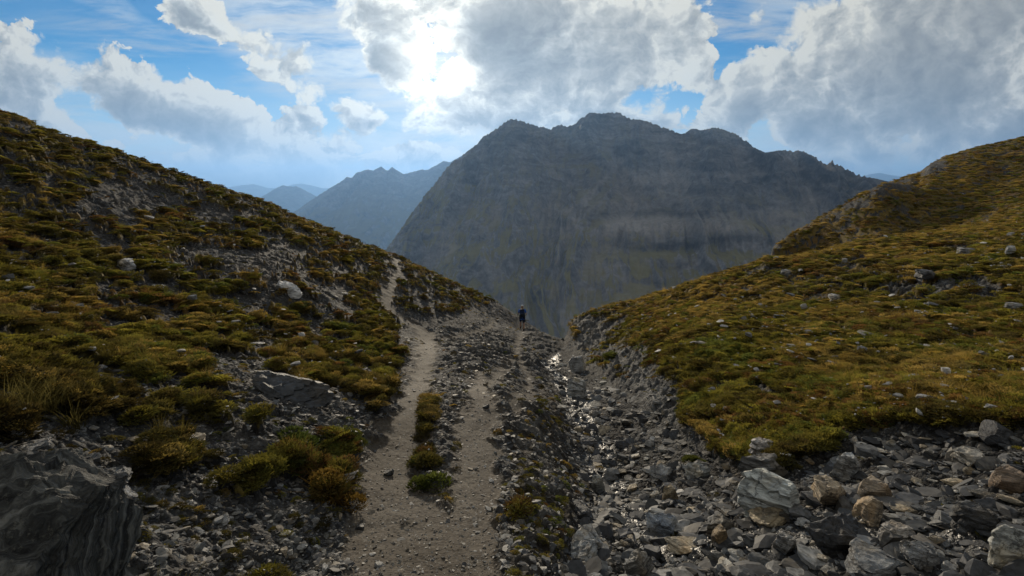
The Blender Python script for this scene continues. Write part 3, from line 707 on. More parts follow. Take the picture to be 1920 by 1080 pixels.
def stone(px, py, wpx, hpx, me, colr, label, rot=None, tilt=(0, 0), name='stone', cat='stone', sink=.22, dz=0.0):
    """a stone whose foot stands on the ground seen at (px, py)"""
    q, t = hit(px, py + hpx * .42, ground)
    wd = wpx / F * t; bb = np.array([v.co[:] for v in me.vertices]); hh = bb[:, 2].max() - bb[:, 2].min()
    o = bpy.data.objects.new(name, me); C.objects.link(o)
    hz_ = max(hpx / F * t * 1.15, .2 * wd)
    o.scale = (wd * 1.02, wd * 1.02, hz_ / hh)
    o.rotation_euler = (R(tilt[0]), R(tilt[1]), R(rot if rot is not None else rng.uniform(-25, 25)))
    gz = float(ground(q[0], q[1] + wd * .2))
    o.location = (q[0], q[1] + wd * .22, gz + hz_ * (.5 - sink) + dz)
    o.color = (*colr, 1); tag(o, label, cat); taken.append((px, py, wpx * .6, hpx * .7)); return o
stone(1460,930,124,84,blocks[2],(.50,.52,.49),'largest pale grey boulder in the stream bed, smooth with a thin dark crack',-8,name='boulder',cat='boulder')
stone(1596,876,74,54,blocks[0],(.30,.31,.31),'square grey striped block at the foot of the mossy bank, behind the tan boulder',12,(0,14))
stone(1568,926,80,54,slabs[4],(.36,.29,.20),'tan layered boulder right beside the largest pale boulder',-5,(4,6))
stone(1636,956,62,52,blocks[3],(.38,.31,.22),'smooth tan rounded stone below and right of the tan layered boulder',30,(0,25))
stone(1646,915,58,40,blocks[1],(.30,.24,.17),'rough brown stone just behind the smooth tan rounded stone',10)
stone(1431,842,46,40,blocks[4],(.45,.42,.39),'pinkish pale stone set in the edge of the green mossy bank',20)
stone(1440,882,92,54,blocks[0],(.13,.13,.125),'dark half buried rock under the mossy bank behind the largest pale boulder',-15)
stone(1838,856,78,34,slabs[4],(.34,.32,.28),'pale layered rock at the foot of the bank near the right edge',5)
stone(1905,900,66,46,blocks[1],(.25,.18,.12),'brown boulder at the right edge of the stream bed',0)
stone(1912,1032,82,92,blocks[2],(.42,.42,.38),'whitish boulder cut by the right edge near the bottom',10,name='boulder',cat='boulder')
stone(1690,1002,62,34,blocks[4],(.36,.33,.29),'low pale rounded stone below the smooth tan stone',15)
stone(1590,1000,130,62,slabs[5],(.045,.047,.052),'broad dark flat slab lying below the tan layered boulder',0,(12,-10))
stone(1655,1060,116,36,slabs[2],(.21,.215,.215),'long grey layered slab at the bottom of the stream bed',3,(3,4))
stone(1735,1046,68,34,slabs[3],(.25,.25,.245),'grey striped stone right of the long grey layered slab',-12,(0,10))
stone(1241,888,50,18,slabs[0],(.30,.30,.29),'flat grey slab lying alone in mid stream',5,(14,0))
stone(1103,1022,58,40,slabs[2],(.38,.38,.365),'pale tilted slab on the left side of the stream bed near the bottom',-20,(16,8))
stone(1096,1048,56,28,slabs[1],(.30,.31,.31),'grey slab under the pale tilted slab',10,(8,0))
stone(1200,1062,60,46,blocks[0],(.22,.21,.19),'upright grey brown stone at the bottom of the stream bed',20,(0,-20))
stone(1241,992,60,24,slabs[3],(.22,.25,.29),'bluish flat slab in the middle of the stream bed',-15,(10,8))
stone(1085,727,42,42,blocks[2],(.42,.42,.40),'pale boulder in the narrow stream under the rock wall',10)
stone(1083,682,34,36,blocks[3],(.36,.36,.35),'grey white boulder upstream, wedged against the rock wall',0)
stone(1122,905,26,34,blocks[1],(.32,.33,.31),'pale upright stone at the left edge of the stream',10)
stone(1160,735,10,8,slabs[2],(.4,.4,.39),'small pale stone on the ledge of the rock wall',0)
stone(1355,990,70,34,blocks[0],(.16,.15,.13),'dark brown rough stone left of the broad dark flat slab',20)
stone(1352,1010,40,40,blocks[3],(.24,.17,.09),'rusty orange stone beside the dark brown rough stone',40)
stone(1838,975,70,56,blocks[4],(.055,.055,.055),'dark angular boulder in front of the brown boulder',-30)
stone(1450,978,66,22,slabs[1],(.30,.24,.15),'thin tan slab propped under the largest pale boulder',-10,(0,-8))
stone(1478,1020,56,40,slabs[4],(.27,.26,.24),'grey layered stone below the thin tan slab',30,(0,14))
stone(1258,926,30,34,blocks[1],(.30,.24,.15),'tan block in the stream behind the bluish flat slab',10)
stone(1310,885,52,20,slabs[0],(.27,.28,.27),'grey flat stone at the mouth of the dark bank hollow',-8,(8,6))
stone(225,492,42,22,blocks[4],WHITE,'white rounded rock on the left slope, the larger and higher one',-20)
stone(541,547,44,22,slabs[4],WHITE,'white flat rock on the left slope lower and nearer the path',-28,(0,14))
stone(363,832,36,16,slabs[1],(.55,.53,.49),'thin white flake of stone in the turf above the foreground',-5,(10,0))
stone(214,934,54,24,slabs[2],(.20,.22,.25),'bluish flat slab beside the big layered boulder on the left',8,(6,6))
stone(234,860,40,30,blocks[0],(.20,.20,.20),'grey angular stone in the grass above the bluish flat slab',25,(0,20))
stone(190,905,80,24,slabs[0],(.10,.105,.11),'dark thin slab just above the bluish flat slab',-4,(6,0))
stone(455,730+180,44,20,slabs[1],(.14,.145,.15),'dark slate stone in the scree left of the path',-35,(0,14))
stone(1747,516,48,24,slabs[4],(.10,.10,.105),'dark double rock on the grassy right slope',-6)
stone(1815,472,34,12,slabs[2],(.25,.24,.22),'flat grey brown rock on the upper right slope',0)
stone(1896,471,16,14,blocks[1],(.5,.5,.48),'small white rock at the right edge of the upper slope',0)
stone(1905,576,28,14,blocks[4],(.3,.3,.29),'grey rock at the right edge of the hump',0)
stone(1509,576,16,12,blocks[3],(.4,.39,.37),'single pale rock in the turf in the middle of the hump',0)
stone(1475,470+45,20,12,blocks[1],(.28,.28,.28),'grey rock on the crest of the hump',0)
stone(911,763,14,7,slabs[1],(.05,.05,.05),'small dark stone lying in the right wheel rut',0)
stone(728,888,20,9,slabs[1],(.07,.07,.07),'small dark slate lying in the left wheel rut',0)
# the dark outcrop in the turf and the big boulder at the left edge
stone(532,733,150,30,slabs[5],(.045,.047,.050),'dark layered slate outcrop lying in the turf of the left slope',-14,(8,12),name='slate_outcrop',cat='outcrop',sink=.3)
big = rock_mesh('layered_boulder_mesh', 309, .5, True, 6, 8, .10); 
bo = np.array([v.co[:] for v in big.vertices])
lc = bo[:, 2] * .85 + bo[:, 0] * .45 + .02 * fbm(bo[:, 0] * 5, bo[:, 1] * 5 + bo[:, 2] * 4, 3, 38)
st = gnoise(lc * 26, 0 * lc + bo[:, 1] * 1.6, 31) * .5 + gnoise(lc * 60, bo[:, 1] * 3.0, 32) * .3 + np.floor(lc * 16) % 2 * .35
nrm_ = bo / (np.linalg.norm(bo, axis=1)[:, None] + 1e-6)
bo += nrm_ * (.022 * st + .012 * fbm(bo[:, 0] * 22, bo[:, 1] * 22 + bo[:, 2] * 19, 3, 39))[:, None]
big.vertices.foreach_set('co', bo.astype(np.float32).ravel()); big.materials.append(rm)
q, t = hit(150, 1060)
o = bpy.data.objects.new('boulder', big); C.objects.link(o)
o.location = (-2.06, 1.78, float(ground(-2.0, 1.9)) + .04); o.scale = (1.0, .88, .58); o.rotation_euler = (R(8), R(26), R(-58))
o.color = (.055, .056, .052, 1); tag(o, 'big dark boulder of thin layered slate at the bottom left corner', 'boulder')
bmt, T, out = mat('layered_slate'); oc = T.n('ShaderNodeTexCoord').outputs['Object']
lw = T.noise(oc, 3.0, 4, .6); ox, oy, oz = T.sep(oc)
lay_ = T.add(T.add(T.mul(oz, .85), T.mul(ox, .45)), T.mul(lw, .035))
l1 = T.noise(T.xyz(T.mul(lay_, 34.0), T.mul(oy, 3.0), 0.0), 1.0, 5, .65); l2 = T.noise(oc, 26, 6, .7); l3 = T.noise(oc, 4.5, 4, .6)
c = T.ramp(l1, [(.38, (.008, .008, .008)), (.47, (.034, .035, .033)), (.54, (.075, .076, .070)), (.63, (.17, .17, .155))])
c = T.mix(T.mul(T.ss(l2, .54, .68), .6), c, (.15, .145, .12)); c = T.mix(T.mul(T.ss(l3, .5, .7), .6), c, (.022, .021, .018))
principled(T, out, c, .8, T.add(T.mul(l1, 1.0), T.mul(l2, .55)), 1.0, .035, .25)
big.materials.clear(); big.materials.append(bmt)
NAMED = len(taken)
# smaller stones, one by one: most in the stream bed, some on the slopes
KINDS_ = [('grey slate stone lying among the rubble of the stream bed', 'grey stones of the stream bed', GREY, .46), ('pale stone lying among the rubble of the stream bed', 'pale stones of the stream bed', PALE, .2),
  ('tan or rusty stone lying among the rubble of the stream bed', 'tan stones of the stream bed', TAN, .16), ('dark wet stone lying among the rubble of the stream bed', 'dark stones of the stream bed', DARK, .18)]
def scatter(nwant, gen, kinds, smin, smax, meshes, flatbias=1.0, minpx=7):
    got = 0; tries = 0
    while got < nwant and tries < 60000:
        tries += 1
        px, py = gen()
        dd = ray(px, py)
        q, t = hit(px, py, ground)
        sz = min(smax, smin * (1 - rng.random()) ** -.75)
        wpx = sz / t * F
        if wpx < minpx: continue
        if any(abs(px - a) < (c_ + wpx * .5) * .9 and abs(py - b) < (d_ + wpx * .25) * .9 for a, b, c_, d_ in taken): continue
        k = rng.choice(len(kinds), p=[k_[3] for k_ in kinds]); lb, gp, colr, _ = kinds[k]
        me = meshes[rng.integers(len(meshes))]
        o = bpy.data.objects.new('stone', me); C.objects.link(o)
        o.scale = (sz, sz * rng.uniform(.75, 1.1), sz * rng.uniform(.5, .95))
        o.rotation_euler = (rng.normal(0, .20), rng.normal(0, .20) , rng.uniform(0, 6.28))
        o.location = (q[0], q[1], float(ground(q[0], q[1])) + sz * .06)
        f = rng.uniform(.65, 1.3); o.color = (*[c_ * f for c_ in colr], 1)
        tag(o, lb, 'stone', gp); taken.append((px, py, wpx * .5, wpx * .25)); got += 1
    return got
def in_bed():
    while True:
        px, py = rng.uniform(1010, 1915), rng.uniform(670, 1078)
        q, t = hit(px, py)
        if float(gfield(streamm, q[0], q[1])) > rng.uniform(.2, .9): return px, py
scatter(190, in_bed, KINDS_, .09, .32, slabs + slabs + blocks, minpx=13)
def in_box(x0, x1, y0, y1, key, th):
    def g():
        while True:
            px, py = rng.uniform(x0, x1), rng.uniform(y0, y1)
            q, t = hit(px, py)
            if 8 < t < 60 and float(gfield(key, q[0], q[1])) < th or t <= 8 and float(gfield(key, q[0], q[1])) < th * .6: return px, py
    return g
scatter(38, in_box(20, 740, 350, 1000, moss + pathm * 2, .6), [('small pale slate stone lying in the turf of the left slope', 'pale stones on the left slope', (.42, .41, .39), 1.0)], .06, .30, slabs + blocks[:2], minpx=8)
scatter(32, in_box(1250, 1900, 420, 700, moss, .95), [('small pale stone lying in the turf of the right hump', 'pale stones on the right hump', (.36, .35, .33), 1.0)], .07, .35, slabs + blocks[:2], minpx=7)

# ------------------------------------------------------------------ instanced ground cover: shards, gravel, turf (nobody could count these)
def proto_collection(name, meshes):
    c_ = bpy.data.collections.new(name)
    for k, me in enumerate(meshes):
        c_.objects.link(bpy.data.objects.new(f'{name}_{k:02d}', me))
    return c_
def cover(name, pts, rot, scl, idx, tint, coll, label=None):
    me = bpy.data.meshes.new(name); me.vertices.add(len(pts)); me.vertices.foreach_set('co', pts.astype(np.float32).ravel())
    for nm, ty, key, v in (('rot', 'FLOAT_VECTOR', 'vector', rot), ('scl', 'FLOAT_VECTOR', 'vector', scl), ('pick', 'INT', 'value', idx), ('tint', 'FLOAT_VECTOR', 'vector', tint)):
        a = me.attributes.new(nm, ty, 'POINT'); a.data.foreach_set(key, (v.astype(np.int32) if ty == 'INT' else v.astype(np.float32)).ravel())
    o = bpy.data.objects.new(name, me); C.objects.link(o); o['kind'] = 'stuff'
    g = bpy.data.node_groups.new(name + '_scatter', 'GeometryNodeTree')
    g.interface.new_socket('Geometry', in_out='INPUT', socket_type='NodeSocketGeometry'); g.interface.new_socket('Geometry', in_out='OUTPUT', socket_type='NodeSocketGeometry')
    T = NT(g); gi = T.n('NodeGroupInput'); go = T.n('NodeGroupOutput')
    ci = T.n('GeometryNodeCollectionInfo'); ci.inputs[0].default_value = coll; ci.inputs['Separate Children'].default_value = True; ci.inputs['Reset Children'].default_value = True
    def na(nm, ty):
        x = T.n('GeometryNodeInputNamedAttribute', data_type=ty); x.inputs['Name'].default_value = nm
        return next(s_ for s_ in x.outputs if s_.enabled and s_.name == 'Attribute')
    ip = T.n('GeometryNodeInstanceOnPoints')
    g.links.new(gi.outputs[0], ip.inputs['Points']); g.links.new(ci.outputs[0], ip.inputs['Instance']); ip.inputs['Pick Instance'].default_value = True
    g.links.new(na('pick', 'INT'), ip.inputs['Instance Index'])
    er = T.n('FunctionNodeEulerToRotation'); g.links.new(na('rot', 'FLOAT_VECTOR'), er.inputs[0]); g.links.new(er.outputs[0], ip.inputs['Rotation'])
    g.links.new(na('scl', 'FLOAT_VECTOR'), ip.inputs['Scale'])
    g.links.new(ip.outputs[0], go.inputs[0])
    md = o.modifiers.new('scatter', 'NODES'); md.node_group = g
    return o
def sample(nn, r0, r1, amax=52):
    a = rng.uniform(R(-amax), R(amax), nn); r = np.exp(rng.uniform(math.log(r0), math.log(r1), nn))
    x, y = r * np.sin(a), r * np.cos(a)
    return x, y, r
# slate shards
sm, T, out = mat('slate_shards'); tint = T.attr('tint', 'INSTANCER')[0]
oc = T.n('ShaderNodeTexCoord').outputs['Object']
principled(T, out, T.vm('SCALE', tint, scale=T.ss(T.noise(T.vm('MULTIPLY', oc, (2, 3, 12)), 2, 4, .6), .3, .7, .45, 1.3)), .7, None, spec=.4)
shards = [rock_mesh('shard_mesh', 400 + i, r_, True, 2, 7, .06) for i, r_ in enumerate((.10, .13, .09, .16, .3, .22))]
for me in shards: me.materials.append(sm)
def shard_cover(name, nn, r0, r1, prob, smin, smax, mult, pal, lift=0.0):
    x, y, r = sample(nn, r0, r1)
    k = rng.random(nn) < prob(x, y); x, y, r = x[k], y[k], r[k]; nn = len(x)
    sz = np.minimum(smax, smin * (1 - rng.random(nn)) ** -.6) * np.clip(r / 5, .8, 4) ** mult
    z = ground(x, y) + sz * .02 + lift * np.clip(r / 6, .6, 2.5)
    rot = np.stack([rng.normal(0, .24, nn), rng.normal(0, .24, nn), rng.uniform(0, 6.28, nn)], -1)
    scl = np.stack([sz, sz * rng.uniform(.6, 1.1, nn), sz * rng.uniform(.8, 1.3, nn)], -1)
    p_ = np.array(pal); tn = p_[rng.integers(len(p_), size=nn)] * rng.uniform(.55, 1.35, nn)[:, None]
    return cover(name, np.stack([x, y, z], -1), rot, scl, rng.integers(0, len(shards), nn), tn, proto_collection(name + '_kinds', shards))
PALR = [(.03,.031,.033), (.05,.051,.053), (.08,.081,.08), (.12,.12,.115), (.27,.265,.25), (.045,.045,.045), (.075,.067,.056), (.20,.165,.115), (.16,.155,.14)]
fP, fM, fS, fB = (lambda x, y: gfield(pathm, x, y)), (lambda x, y: gfield(moss, x, y)), (lambda x, y: gfield(streamm, x, y)), (lambda x, y: gfield(np.clip(bare, 0, 1), x, y))
shard_cover('scree', 140000, 1.4, 45, lambda x, y: np.clip(1 - fM(x, y) * 1.3, 0, 1) * (1 - fP(x, y) * .93) * (.45 + .55 * np.maximum(.15 * fS(x, y), fB(x, y)) - .25 * fS(x, y)) * (1 - .65 * gfield(soil, x, y)) * (1 - .35 * gfield(cliff, x, y)) * (1 - .55 * smooth(np.hypot(x, y), 7, 12)), .014, .085, .45, PALR)
shard_cover('rubble', 60000, 2.2, 30, lambda x, y: fS(x, y) ** 2 * .24, .05, .24, .1, PALR[:4] + PALR[5:7] + PALR[:3] + PALR[4:5])
shard_cover('stone_flakes', 40000, 2.5, 60, lambda x, y: .55 * fM(x, y) * (1 - fP(x, y)) * smooth(fbm(x * .6, y * .6, 3, 171), -.35, .4), .014, .11, .6, [(.32,.31,.29), (.22,.22,.21), (.42,.41,.38), (.12,.12,.12), (.45,.43,.40), (.16,.155,.15)], .045)
shard_cover('gravel', 70000, 1.4, 22, lambda x, y: fP(x, y),   .006, .032, .5, [(.05,.047,.042), (.09,.085,.072), (.15,.14,.12), (.26,.25,.23), (.08,.066,.05)])
# turf: grass tufts and low cushions of moss and herbs
fm_, T, out = mat('turf_blades'); tint = T.attr('tint', 'INSTANCER')[0]
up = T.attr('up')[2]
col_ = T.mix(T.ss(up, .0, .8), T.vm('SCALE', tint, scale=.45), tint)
df = T.n('ShaderNodeBsdfDiffuse'); T.put(df.inputs[0], col_)
tr = T.n('ShaderNodeBsdfTranslucent'); T.put(tr.inputs[0], T.vm('MULTIPLY', col_, (1.15, 1.0, .6)))
mx = T.n('ShaderNodeMixShader'); mx.inputs[0].default_value = .55
T.nt.links.new(df.outputs[0], mx.inputs[1]); T.nt.links.new(tr.outputs[0], mx.inputs[2]); T.nt.links.new(mx.outputs[0], out.inputs[0])
def blades(name, seed, nb, hmin, hmax, wdt, spread, lean, seg=3, dome=0.0):
    r = np.random.default_rng(seed); V_ = []; Fc = []; U_ = []
    for b in range(nb):
        a = r.uniform(0, 6.28); rr = spread * math.sqrt(r.random()); bx, by = rr * math.cos(a), rr * math.sin(a)
        bz = dome * (1 - (rr / spread) ** 2)
        h = r.uniform(hmin, hmax); la = a + r.normal(0, .9); le = lean * r.uniform(.4, 1.3) * (.4 + rr / spread)
        pa = la + math.pi / 2 + r.normal(0, .5); w_ = wdt * r.uniform(.7, 1.3)
        i0 = len(V_)
        for k in range(seg + 1):
            f = k / seg; ox = le * h * f ** 1.7; wz = h * (f - .25 * le * f * f)
            ww = w_ * (1 - .85 * f) if seg > 1 else w_ * (1 - .4 * f)
            cx, cy = bx + ox * math.cos(la), by + ox * math.sin(la)
            V_ += [(cx - ww * math.cos(pa), cy - ww * math.sin(pa), bz + wz), (cx + ww * math.cos(pa), cy + ww * math.sin(pa), bz + wz)]
            U_ += [f, f]
            if k: Fc.append((i0 + 2 * k - 2, i0 + 2 * k - 1, i0 + 2 * k + 1, i0 + 2 * k))
    me = bpy.data.meshes.new(name); me.from_pydata(V_, [], Fc); me.materials.append(fm_)
    a = me.attributes.new('up', 'FLOAT', 'POINT'); a.data.foreach_set('value', np.array(U_, np.float32)); return me
tufts = [blades('tuft_mesh', 500 + i, 70, .10, .26, .0028, .075, .8) for i in range(5)]
cush = [blades('cushion_mesh', 520 + i, 320, .010, .032, .0048, .10, 1.0, 1, .05) for i in range(4)]
def turf_cover(name, nn, r0, r1, prob, smin, smax, mult, meshes, pal, sink):
    x, y, r = sample(nn, r0, r1)
    k = rng.random(nn) < prob(x, y); x, y, r = x[k], y[k], r[k]; nn = len(x)
    sz = rng.uniform(smin, smax, nn) * np.clip(r / 5.5, .35, 12) ** mult
    z = ground(x, y) - sink * sz
    rot = np.stack([rng.normal(0, .22, nn), rng.normal(0, .22, nn), rng.uniform(0, 6.28, nn)], -1)
    scl = np.stack([sz, sz, sz * rng.uniform(.7, 1.2, nn) * (.62 if meshes is cush else 1.0)], -1)
    p_ = np.array(pal)
    gsel = .5 + .5 * fbm(x * .8, y * .8, 3, 151) + rng.normal(0, .18, nn)
    gl, ru = gfield(gold, x, y), gfield(rust, x, y)
    ii = np.where(rng.random(nn) < gl * .7, rng.integers(0, 3, nn), np.where(rng.random(nn) < ru * .3, rng.integers(3, 5, nn), 5 + np.clip(gsel * 5, 0, len(pal) - 6).astype(int)))
    tn = p_[ii] * np.where(gfield(right * 1.0, x, y) > .5, 1.45, 1.25)[:, None] * rng.uniform(.65, 1.3, nn)[:, None]
    return cover(name, np.stack([x, y, z], -1), rot, scl, rng.integers(0, len(meshes), nn), tn, proto_collection(name + '_kinds', meshes))
PALT = [(.28,.215,.08), (.23,.175,.06), (.19,.155,.06), (.15,.09,.04), (.115,.075,.035), (.065,.055,.025), (.09,.082,.03), (.13,.12,.034), (.17,.165,.04), (.095,.115,.034)]
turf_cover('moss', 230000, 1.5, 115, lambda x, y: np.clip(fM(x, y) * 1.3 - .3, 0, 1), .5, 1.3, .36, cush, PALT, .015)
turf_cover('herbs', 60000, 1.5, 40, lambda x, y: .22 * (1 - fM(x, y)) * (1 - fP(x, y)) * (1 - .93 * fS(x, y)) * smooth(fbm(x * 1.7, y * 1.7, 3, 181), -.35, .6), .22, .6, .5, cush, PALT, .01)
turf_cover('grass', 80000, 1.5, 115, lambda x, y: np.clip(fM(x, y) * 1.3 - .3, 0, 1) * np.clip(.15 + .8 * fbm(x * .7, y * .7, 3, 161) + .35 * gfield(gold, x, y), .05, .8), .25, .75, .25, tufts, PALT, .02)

# single big clumps one can point to
def clump(px, py, meshes, k, size, colr, label, name='grass_tuft', cat='grass tuft'):
    q, t = hit(px, py, ground)
    V_, F_, U_ = [], [], []
    for n_ in range(k):
        src = meshes[n_ % len(meshes)]; a = rng.uniform(0, 6.28); rr = size * .5 * math.sqrt(rng.random()); sc_ = rng.uniform(.8, 1.25)
        co = np.array([v.co[:] for v in src.vertices]) * sc_; ca_, sa_ = math.cos(a * 3), math.sin(a * 3)
        ox, oy = rr * math.cos(a), rr * math.sin(a)
        gx, gy = q[0] + ox, q[1] + oy; oz = float(ground(gx, gy)) - float(ground(q[0], q[1])) - .01 + .05 * (1 - (2 * rr / size) ** 2)
        co = np.stack([co[:, 0] * ca_ - co[:, 1] * sa_ + ox, co[:, 0] * sa_ + co[:, 1] * ca_ + oy, co[:, 2] + oz], -1)
        b0 = sum(len(v) for v in V_); V_.append(co); F_ += [[i_ + b0 for i_ in p.vertices] for p in src.polygons]
        U_.append(np.array([d_.value for d_ in src.attributes['up'].data]))
    me = bpy.data.meshes.new(name); me.from_pydata(np.vstack(V_).tolist(), [], F_)
    a_ = me.attributes.new('up', 'FLOAT', 'POINT'); a_.data.foreach_set('value', np.concatenate(U_).astype(np.float32))
    m_, T, out = mat(name + '_blades'); up = T.attr('up')[2]; nz_ = T.noise(T.n('ShaderNodeTexCoord').outputs['Object'], 9, 3, .6)
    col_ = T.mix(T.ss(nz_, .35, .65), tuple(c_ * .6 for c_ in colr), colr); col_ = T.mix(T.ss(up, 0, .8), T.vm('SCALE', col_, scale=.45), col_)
    df = T.n('ShaderNodeBsdfDiffuse'); T.put(df.inputs[0], col_); tr = T.n('ShaderNodeBsdfTranslucent'); T.put(tr.inputs[0], col_)
    mx = T.n('ShaderNodeMixShader'); mx.inputs[0].default_value = .55
    T.nt.links.new(df.outputs[0], mx.inputs[1]); T.nt.links.new(tr.outputs[0], mx.inputs[2]); T.nt.links.new(mx.outputs[0], out.inputs[0])
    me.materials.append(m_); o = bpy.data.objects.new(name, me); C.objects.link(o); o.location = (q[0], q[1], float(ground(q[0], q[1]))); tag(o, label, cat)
longt = [blades('long_tuft_mesh', 560 + i, 90, .10, .28, .0022, .06, .9) for i in range(3)]
clump(75, 775, longt, 8, .5, (.20, .165, .05), 'big clump of long yellowish grass above the layered boulder at the left edge')
clump(15, 590, longt, 5, .5, (.26, .20, .06), 'golden clump of long grass higher up at the left edge')
clump(632, 925, cush + tufts[:2], 9, .30, (.24, .15, .035), 'golden brown clump right beside the left wheel rut in the foreground', 'moss_clump', 'moss clump')
clump(802, 905, cush, 4, .16, (.12, .14, .03), 'small bright green clump at the near end of the strip between the ruts', 'moss_clump', 'moss clump')
clump(560, 835, cush, 4, .22, (.10, .13, .03), 'fresh green clump in the scree left of the path', 'moss_clump', 'moss clump')
clump(1310, 868, cush, 5, .20, (.12, .13, .03), 'small green clump in the dark hollow of the stream bank', 'moss_clump', 'moss clump')

# ------------------------------------------------------------------ the walker on the trail
def plain(name, col, rough=.8, noise=25.0, var=.35):
    m, T, out = mat(name); oc = T.n('ShaderNodeTexCoord').outputs['Object']
    n_ = T.noise(oc, noise, 4, .6)
    principled(T, out, T.mix(T.ss(n_, .3, .7), tuple(c * (1 - var) for c in col), tuple(c * (1 + var * .5) for c in col)), rough, n_, .3, .01, .25); return m
M_skin, M_shirt, M_short = plain('skin', (.42, .25, .17)), plain('blue_cloth', (.04, .13, .50)), plain('dark_cloth', (.012, .013, .02))
M_pack, M_lid, M_cap, M_boot = plain('navy_nylon', (.018, .034, .10)), plain('black_nylon', (.014, .016, .022)), plain('pale_cloth', (.52, .53, .52)), plain('boot_leather', (.035, .03, .028))
M_sock, M_pole, M_grip = plain('sock_wool', (.06, .055, .05)), plain('pole_metal', (.35, .35, .36), .35), plain('grip_cork', (.03, .028, .026))
HQ, HT = hit(979, 620, ground)
HS = 1.08                                                      # a tall walker
HX, HY = float(HQ[0]), float(HQ[1]); HZ = float(ground(HX, HY))
def gz(x, y): return (float(ground(HX + x * HS, HY + y * HS)) - HZ) / HS
root = bpy.data.objects.new('person', None); C.objects.link(root); root.location = (HX, HY, HZ); root.scale = (HS, HS, HS); root.empty_display_size = .2
tag(root, 'walker seen from behind on the trail in blue shirt, dark shorts and pale cap', 'person')
def skin(name, V_, E_, R_, m, parent, sub=1, rootv=0):
    me = bpy.data.meshes.new(name); me.from_pydata(V_, E_, []); o = bpy.data.objects.new(name, me); C.objects.link(o)
    sk_ = o.modifiers.new('skin', 'SKIN'); sk_.use_smooth_shade = True
    if not me.skin_vertices: me.attributes
    lay = me.skin_vertices[0].data if len(me.skin_vertices) else None
    if lay is None:
        bpy.context.view_layer.objects.active = o
    for i, r_ in enumerate(R_):
        lay[i].radius = (r_, r_) if not isinstance(r_, tuple) else r_; lay[i].use_root = (i == rootv)
    ss_ = o.modifiers.new('sub', 'SUBSURF'); ss_.levels = sub; ss_.render_levels = sub
    me.materials.append(m); o.parent = parent; return o
fl, fr_ = gz(-.11, .22), gz(.11, -.16)
V_ = [(0, 0, .93), (0, .03, 1.12), (0, .07, 1.33), (0, .10, 1.47), (0, .125, 1.55), (0, .135, 1.63), (0, .13, 1.70),
      (-.18, .06, 1.40), (-.27, .0, 1.15), (-.27, .21, 1.02), (-.27, .28, 1.01), (.18, .06, 1.40), (.27, .0, 1.15), (.27, .21, 1.02), (.27, .28, 1.01),
      (-.10, 0, .86), (-.11, .17, .50 + fl * .5), (-.11, .17, .10 + fl), (-.12, .31, .04 + fl), (.10, 0, .86), (.11, .0, .48 + fr_ * .5), (.11, -.19, .12 + fr_), (.12, -.07, .045 + fr_),
      (0, .235, 1.605), (-.092, .13, 1.60), (.092, .13, 1.60)]
E_ = [(0, 1), (1, 2), (2, 3), (3, 4), (4, 5), (5, 6), (2, 7), (7, 8), (8, 9), (9, 10), (2, 11), (11, 12), (12, 13), (13, 14), (0, 15), (15, 16), (16, 17), (17, 18), (0, 19), (19, 20), (20, 21), (21, 22), (5, 23), (5, 24), (5, 25)]
R_ = [.12, .115, .13, .055, .07, .092, .06, .062, .043, .028, .034, .062, .043, .028, .034, .09, .058, .038, .034, .09, .058, .038, .034, .016, .018, .018]
for sx, pi in ((-1, 10), (1, 14)):                              # four fingers and a thumb closed round the pole
    for k in range(4):
        b0 = len(V_); zz_ = 1.035 - .021 * k; ln = (1, 1.08, 1.0, .85)[k]
        V_ += [(sx * .288, .32, zz_), (sx * .283, .32 + .032 * ln, zz_ - .004), (sx * .262, .32 + .040 * ln, zz_ - .006), (sx * .248, .325, zz_ - .006)]
        E_ += [(pi, b0), (b0, b0 + 1), (b0 + 1, b0 + 2), (b0 + 2, b0 + 3)]; R_ += [.0095, .009, .0085, .008]
    b0 = len(V_); V_ += [(sx * .246, .295, 1.035), (sx * .243, .325, 1.05), (sx * .255, .35, 1.052)]; E_ += [(pi, b0), (b0, b0 + 1), (b0 + 1, b0 + 2)]; R_ += [.011, .010, .009]
skin('body', V_, E_, R_, M_skin, root)
skin('shirt', [V_[0], V_[1], V_[2], (0, .095, 1.44), V_[7], (-.255, .015, 1.19), V_[11], (.255, .015, 1.19), (0, 0, .88)], [(0, 1), (1, 2), (2, 3), (2, 4), (4, 5), (2, 6), (6, 7), (0, 8)], [.15, .145, .162, .075, .085, .066, .085, .066, .145], M_shirt, root)
kl = tuple(np.array(V_[15]) * .12 + np.array(V_[16]) * .88 ); kr = tuple(np.array(V_[19]) * .12 + np.array(V_[20]) * .88)
skin('shorts', [(0, 0, .94), V_[15], kl, V_[19], kr], [(0, 1), (1, 2), (0, 3), (3, 4)], [.148, .118, .088, .118, .088], M_short, root)
for a_, b_ in ((17, 18), (21, 22)):
    p0, p1 = V_[a_], V_[b_]
    bo_ = skin('boot', [(p0[0], p0[1], p0[2] + .08), (p0[0], p0[1] - .01, p0[2] - .045), (p0[0], p0[1] + .08, p0[2] - .05), p1], [(0, 1), (1, 2), (2, 3)], [.055, .055, .05, .042], M_boot, root)
cap = skin('cap', [(0, .13, 1.655), (0, .125, 1.70), (0, .11, 1.725)], [(0, 1), (1, 2)], [.108, .098, .05], M_cap, root)
bm = bmesh.new(); vs = []
for k in range(9):
    a = math.pi * k / 8; vs.append((bm.verts.new((.09 * math.cos(a), .20 + .03 * math.sin(a), 1.665)), bm.verts.new((.085 * math.cos(a), .21 + .11 * math.sin(a), 1.65))))
for (a, b), (c, e) in zip(vs[:-1], vs[1:]): bm.faces.new((a, b, e, c))
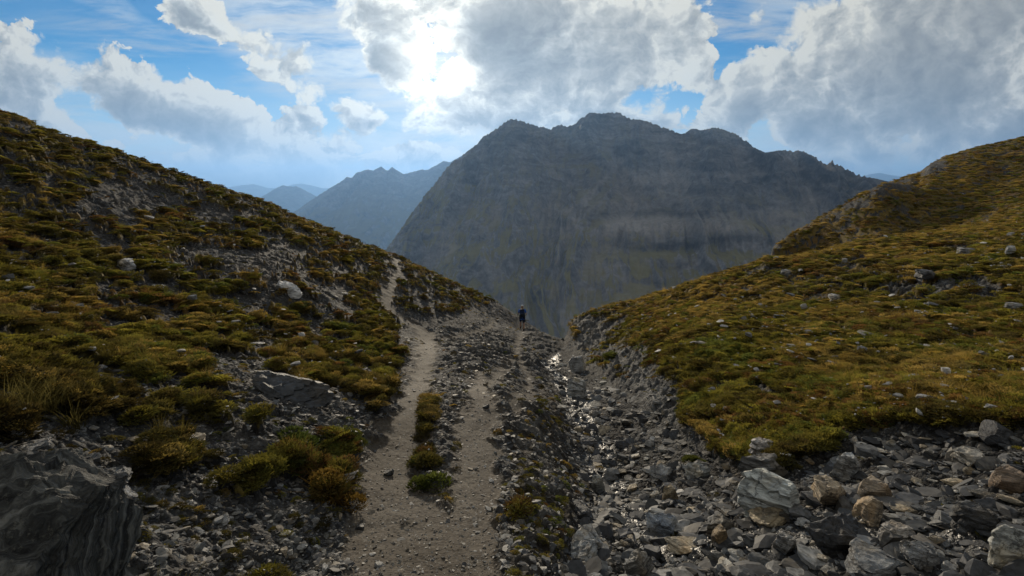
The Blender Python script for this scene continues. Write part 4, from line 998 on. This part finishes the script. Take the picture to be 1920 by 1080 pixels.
me = bpy.data.meshes.new('brim'); bmesh.ops.solidify(bm, geom=bm.faces[:], thickness=.006); bm.to_mesh(me); bm.free(); me.materials.append(M_cap)
o = bpy.data.objects.new('brim', me); C.objects.link(o); o.parent = cap
skin('hair', [(0, .08, 1.60), (0, .075, 1.55)], [(0, 1)], [.075, .06], plain('brown_hair', (.06, .045, .035)), root)
# backpack, carried: a thing of its own
def soft_box(name, cx, cy, cz, sx, sy, sz, m, parent, bev=.05, taper=.85):
    bm = bmesh.new(); bmesh.ops.create_cube(bm, size=1)
    for v in bm.verts:
        f = taper if v.co.z > 0 else 1.0; v.co = (v.co.x * sx * f, v.co.y * sy * f, v.co.z * sz)
    bmesh.ops.bevel(bm, geom=bm.edges[:], offset=bev, segments=3, profile=.6, affect='EDGES')
    for v in bm.verts: v.co += Vector((cx, cy, cz))
    me = bpy.data.meshes.new(name); bm.to_mesh(me); bm.free(); me.materials.append(m); me.polygons.foreach_set('use_smooth', [True] * len(me.polygons))
    o = bpy.data.objects.new(name, me); C.objects.link(o); o.parent = parent; return o
bp = bpy.data.objects.new('backpack', None); C.objects.link(bp); bp.location = (HX, HY, HZ); bp.scale = (HS, HS, HS); tag(bp, 'dark blue hiking backpack on the back of the walker', 'backpack')
soft_box('pack_body', 0, -.17, 1.20, .31, .21, .46, M_pack, bp, .05, .9).rotation_euler = (R(-4), 0, 0)
soft_box('pack_lid', 0, -.10, 1.455, .28, .22, .10, M_lid, bp, .035, .9)
soft_box('front_pocket', 0, -.295, 1.12, .22, .07, .26, M_lid, bp, .025, .85)
for sx in (-1, 1):
    soft_box('side_pocket', sx * .165, -.16, 1.06, .06, .14, .2, M_lid, bp, .02, .9)
    skin('shoulder_strap', [(sx * .10, -.08, 1.42), (sx * .125, .06, 1.50), (sx * .12, .20, 1.36), (sx * .15, .16, 1.12), (sx * .16, -.05, 1.02)], [(0, 1), (1, 2), (2, 3), (3, 4)], [(.03, .012)] * 5, M_lid, bp)
for sx, lab in ((-1, 'thin trekking pole in the left hand of the walker'), (1, 'thin trekking pole in the right hand of the walker')):
    po = bpy.data.objects.new('trekking_pole', None); C.objects.link(po); po.location = (HX, HY, HZ); po.scale = (HS, HS, HS); tag(po, lab, 'trekking pole', 'poles of the walker')
    gx, gy = sx * .30, .36 + sx * .10; tip = (gx, gy, gz(gx, gy)); top = (sx * .265, .328, 1.07); hi = (sx * .2665, .329, .95)
    skin('shaft', [hi, tip], [(0, 1)], [.0085, .006], M_pole, po, 1)
    skin('grip', [top, hi], [(0, 1)], [.017, .015], M_grip, po, 1)
    q_ = [tip[i] * .93 + hi[i] * .07 for i in range(3)]
    skin('basket', [(q_[0], q_[1], q_[2]), (q_[0], q_[1], q_[2] + .012)], [(0, 1)], [.032, .028], M_grip, po, 1)
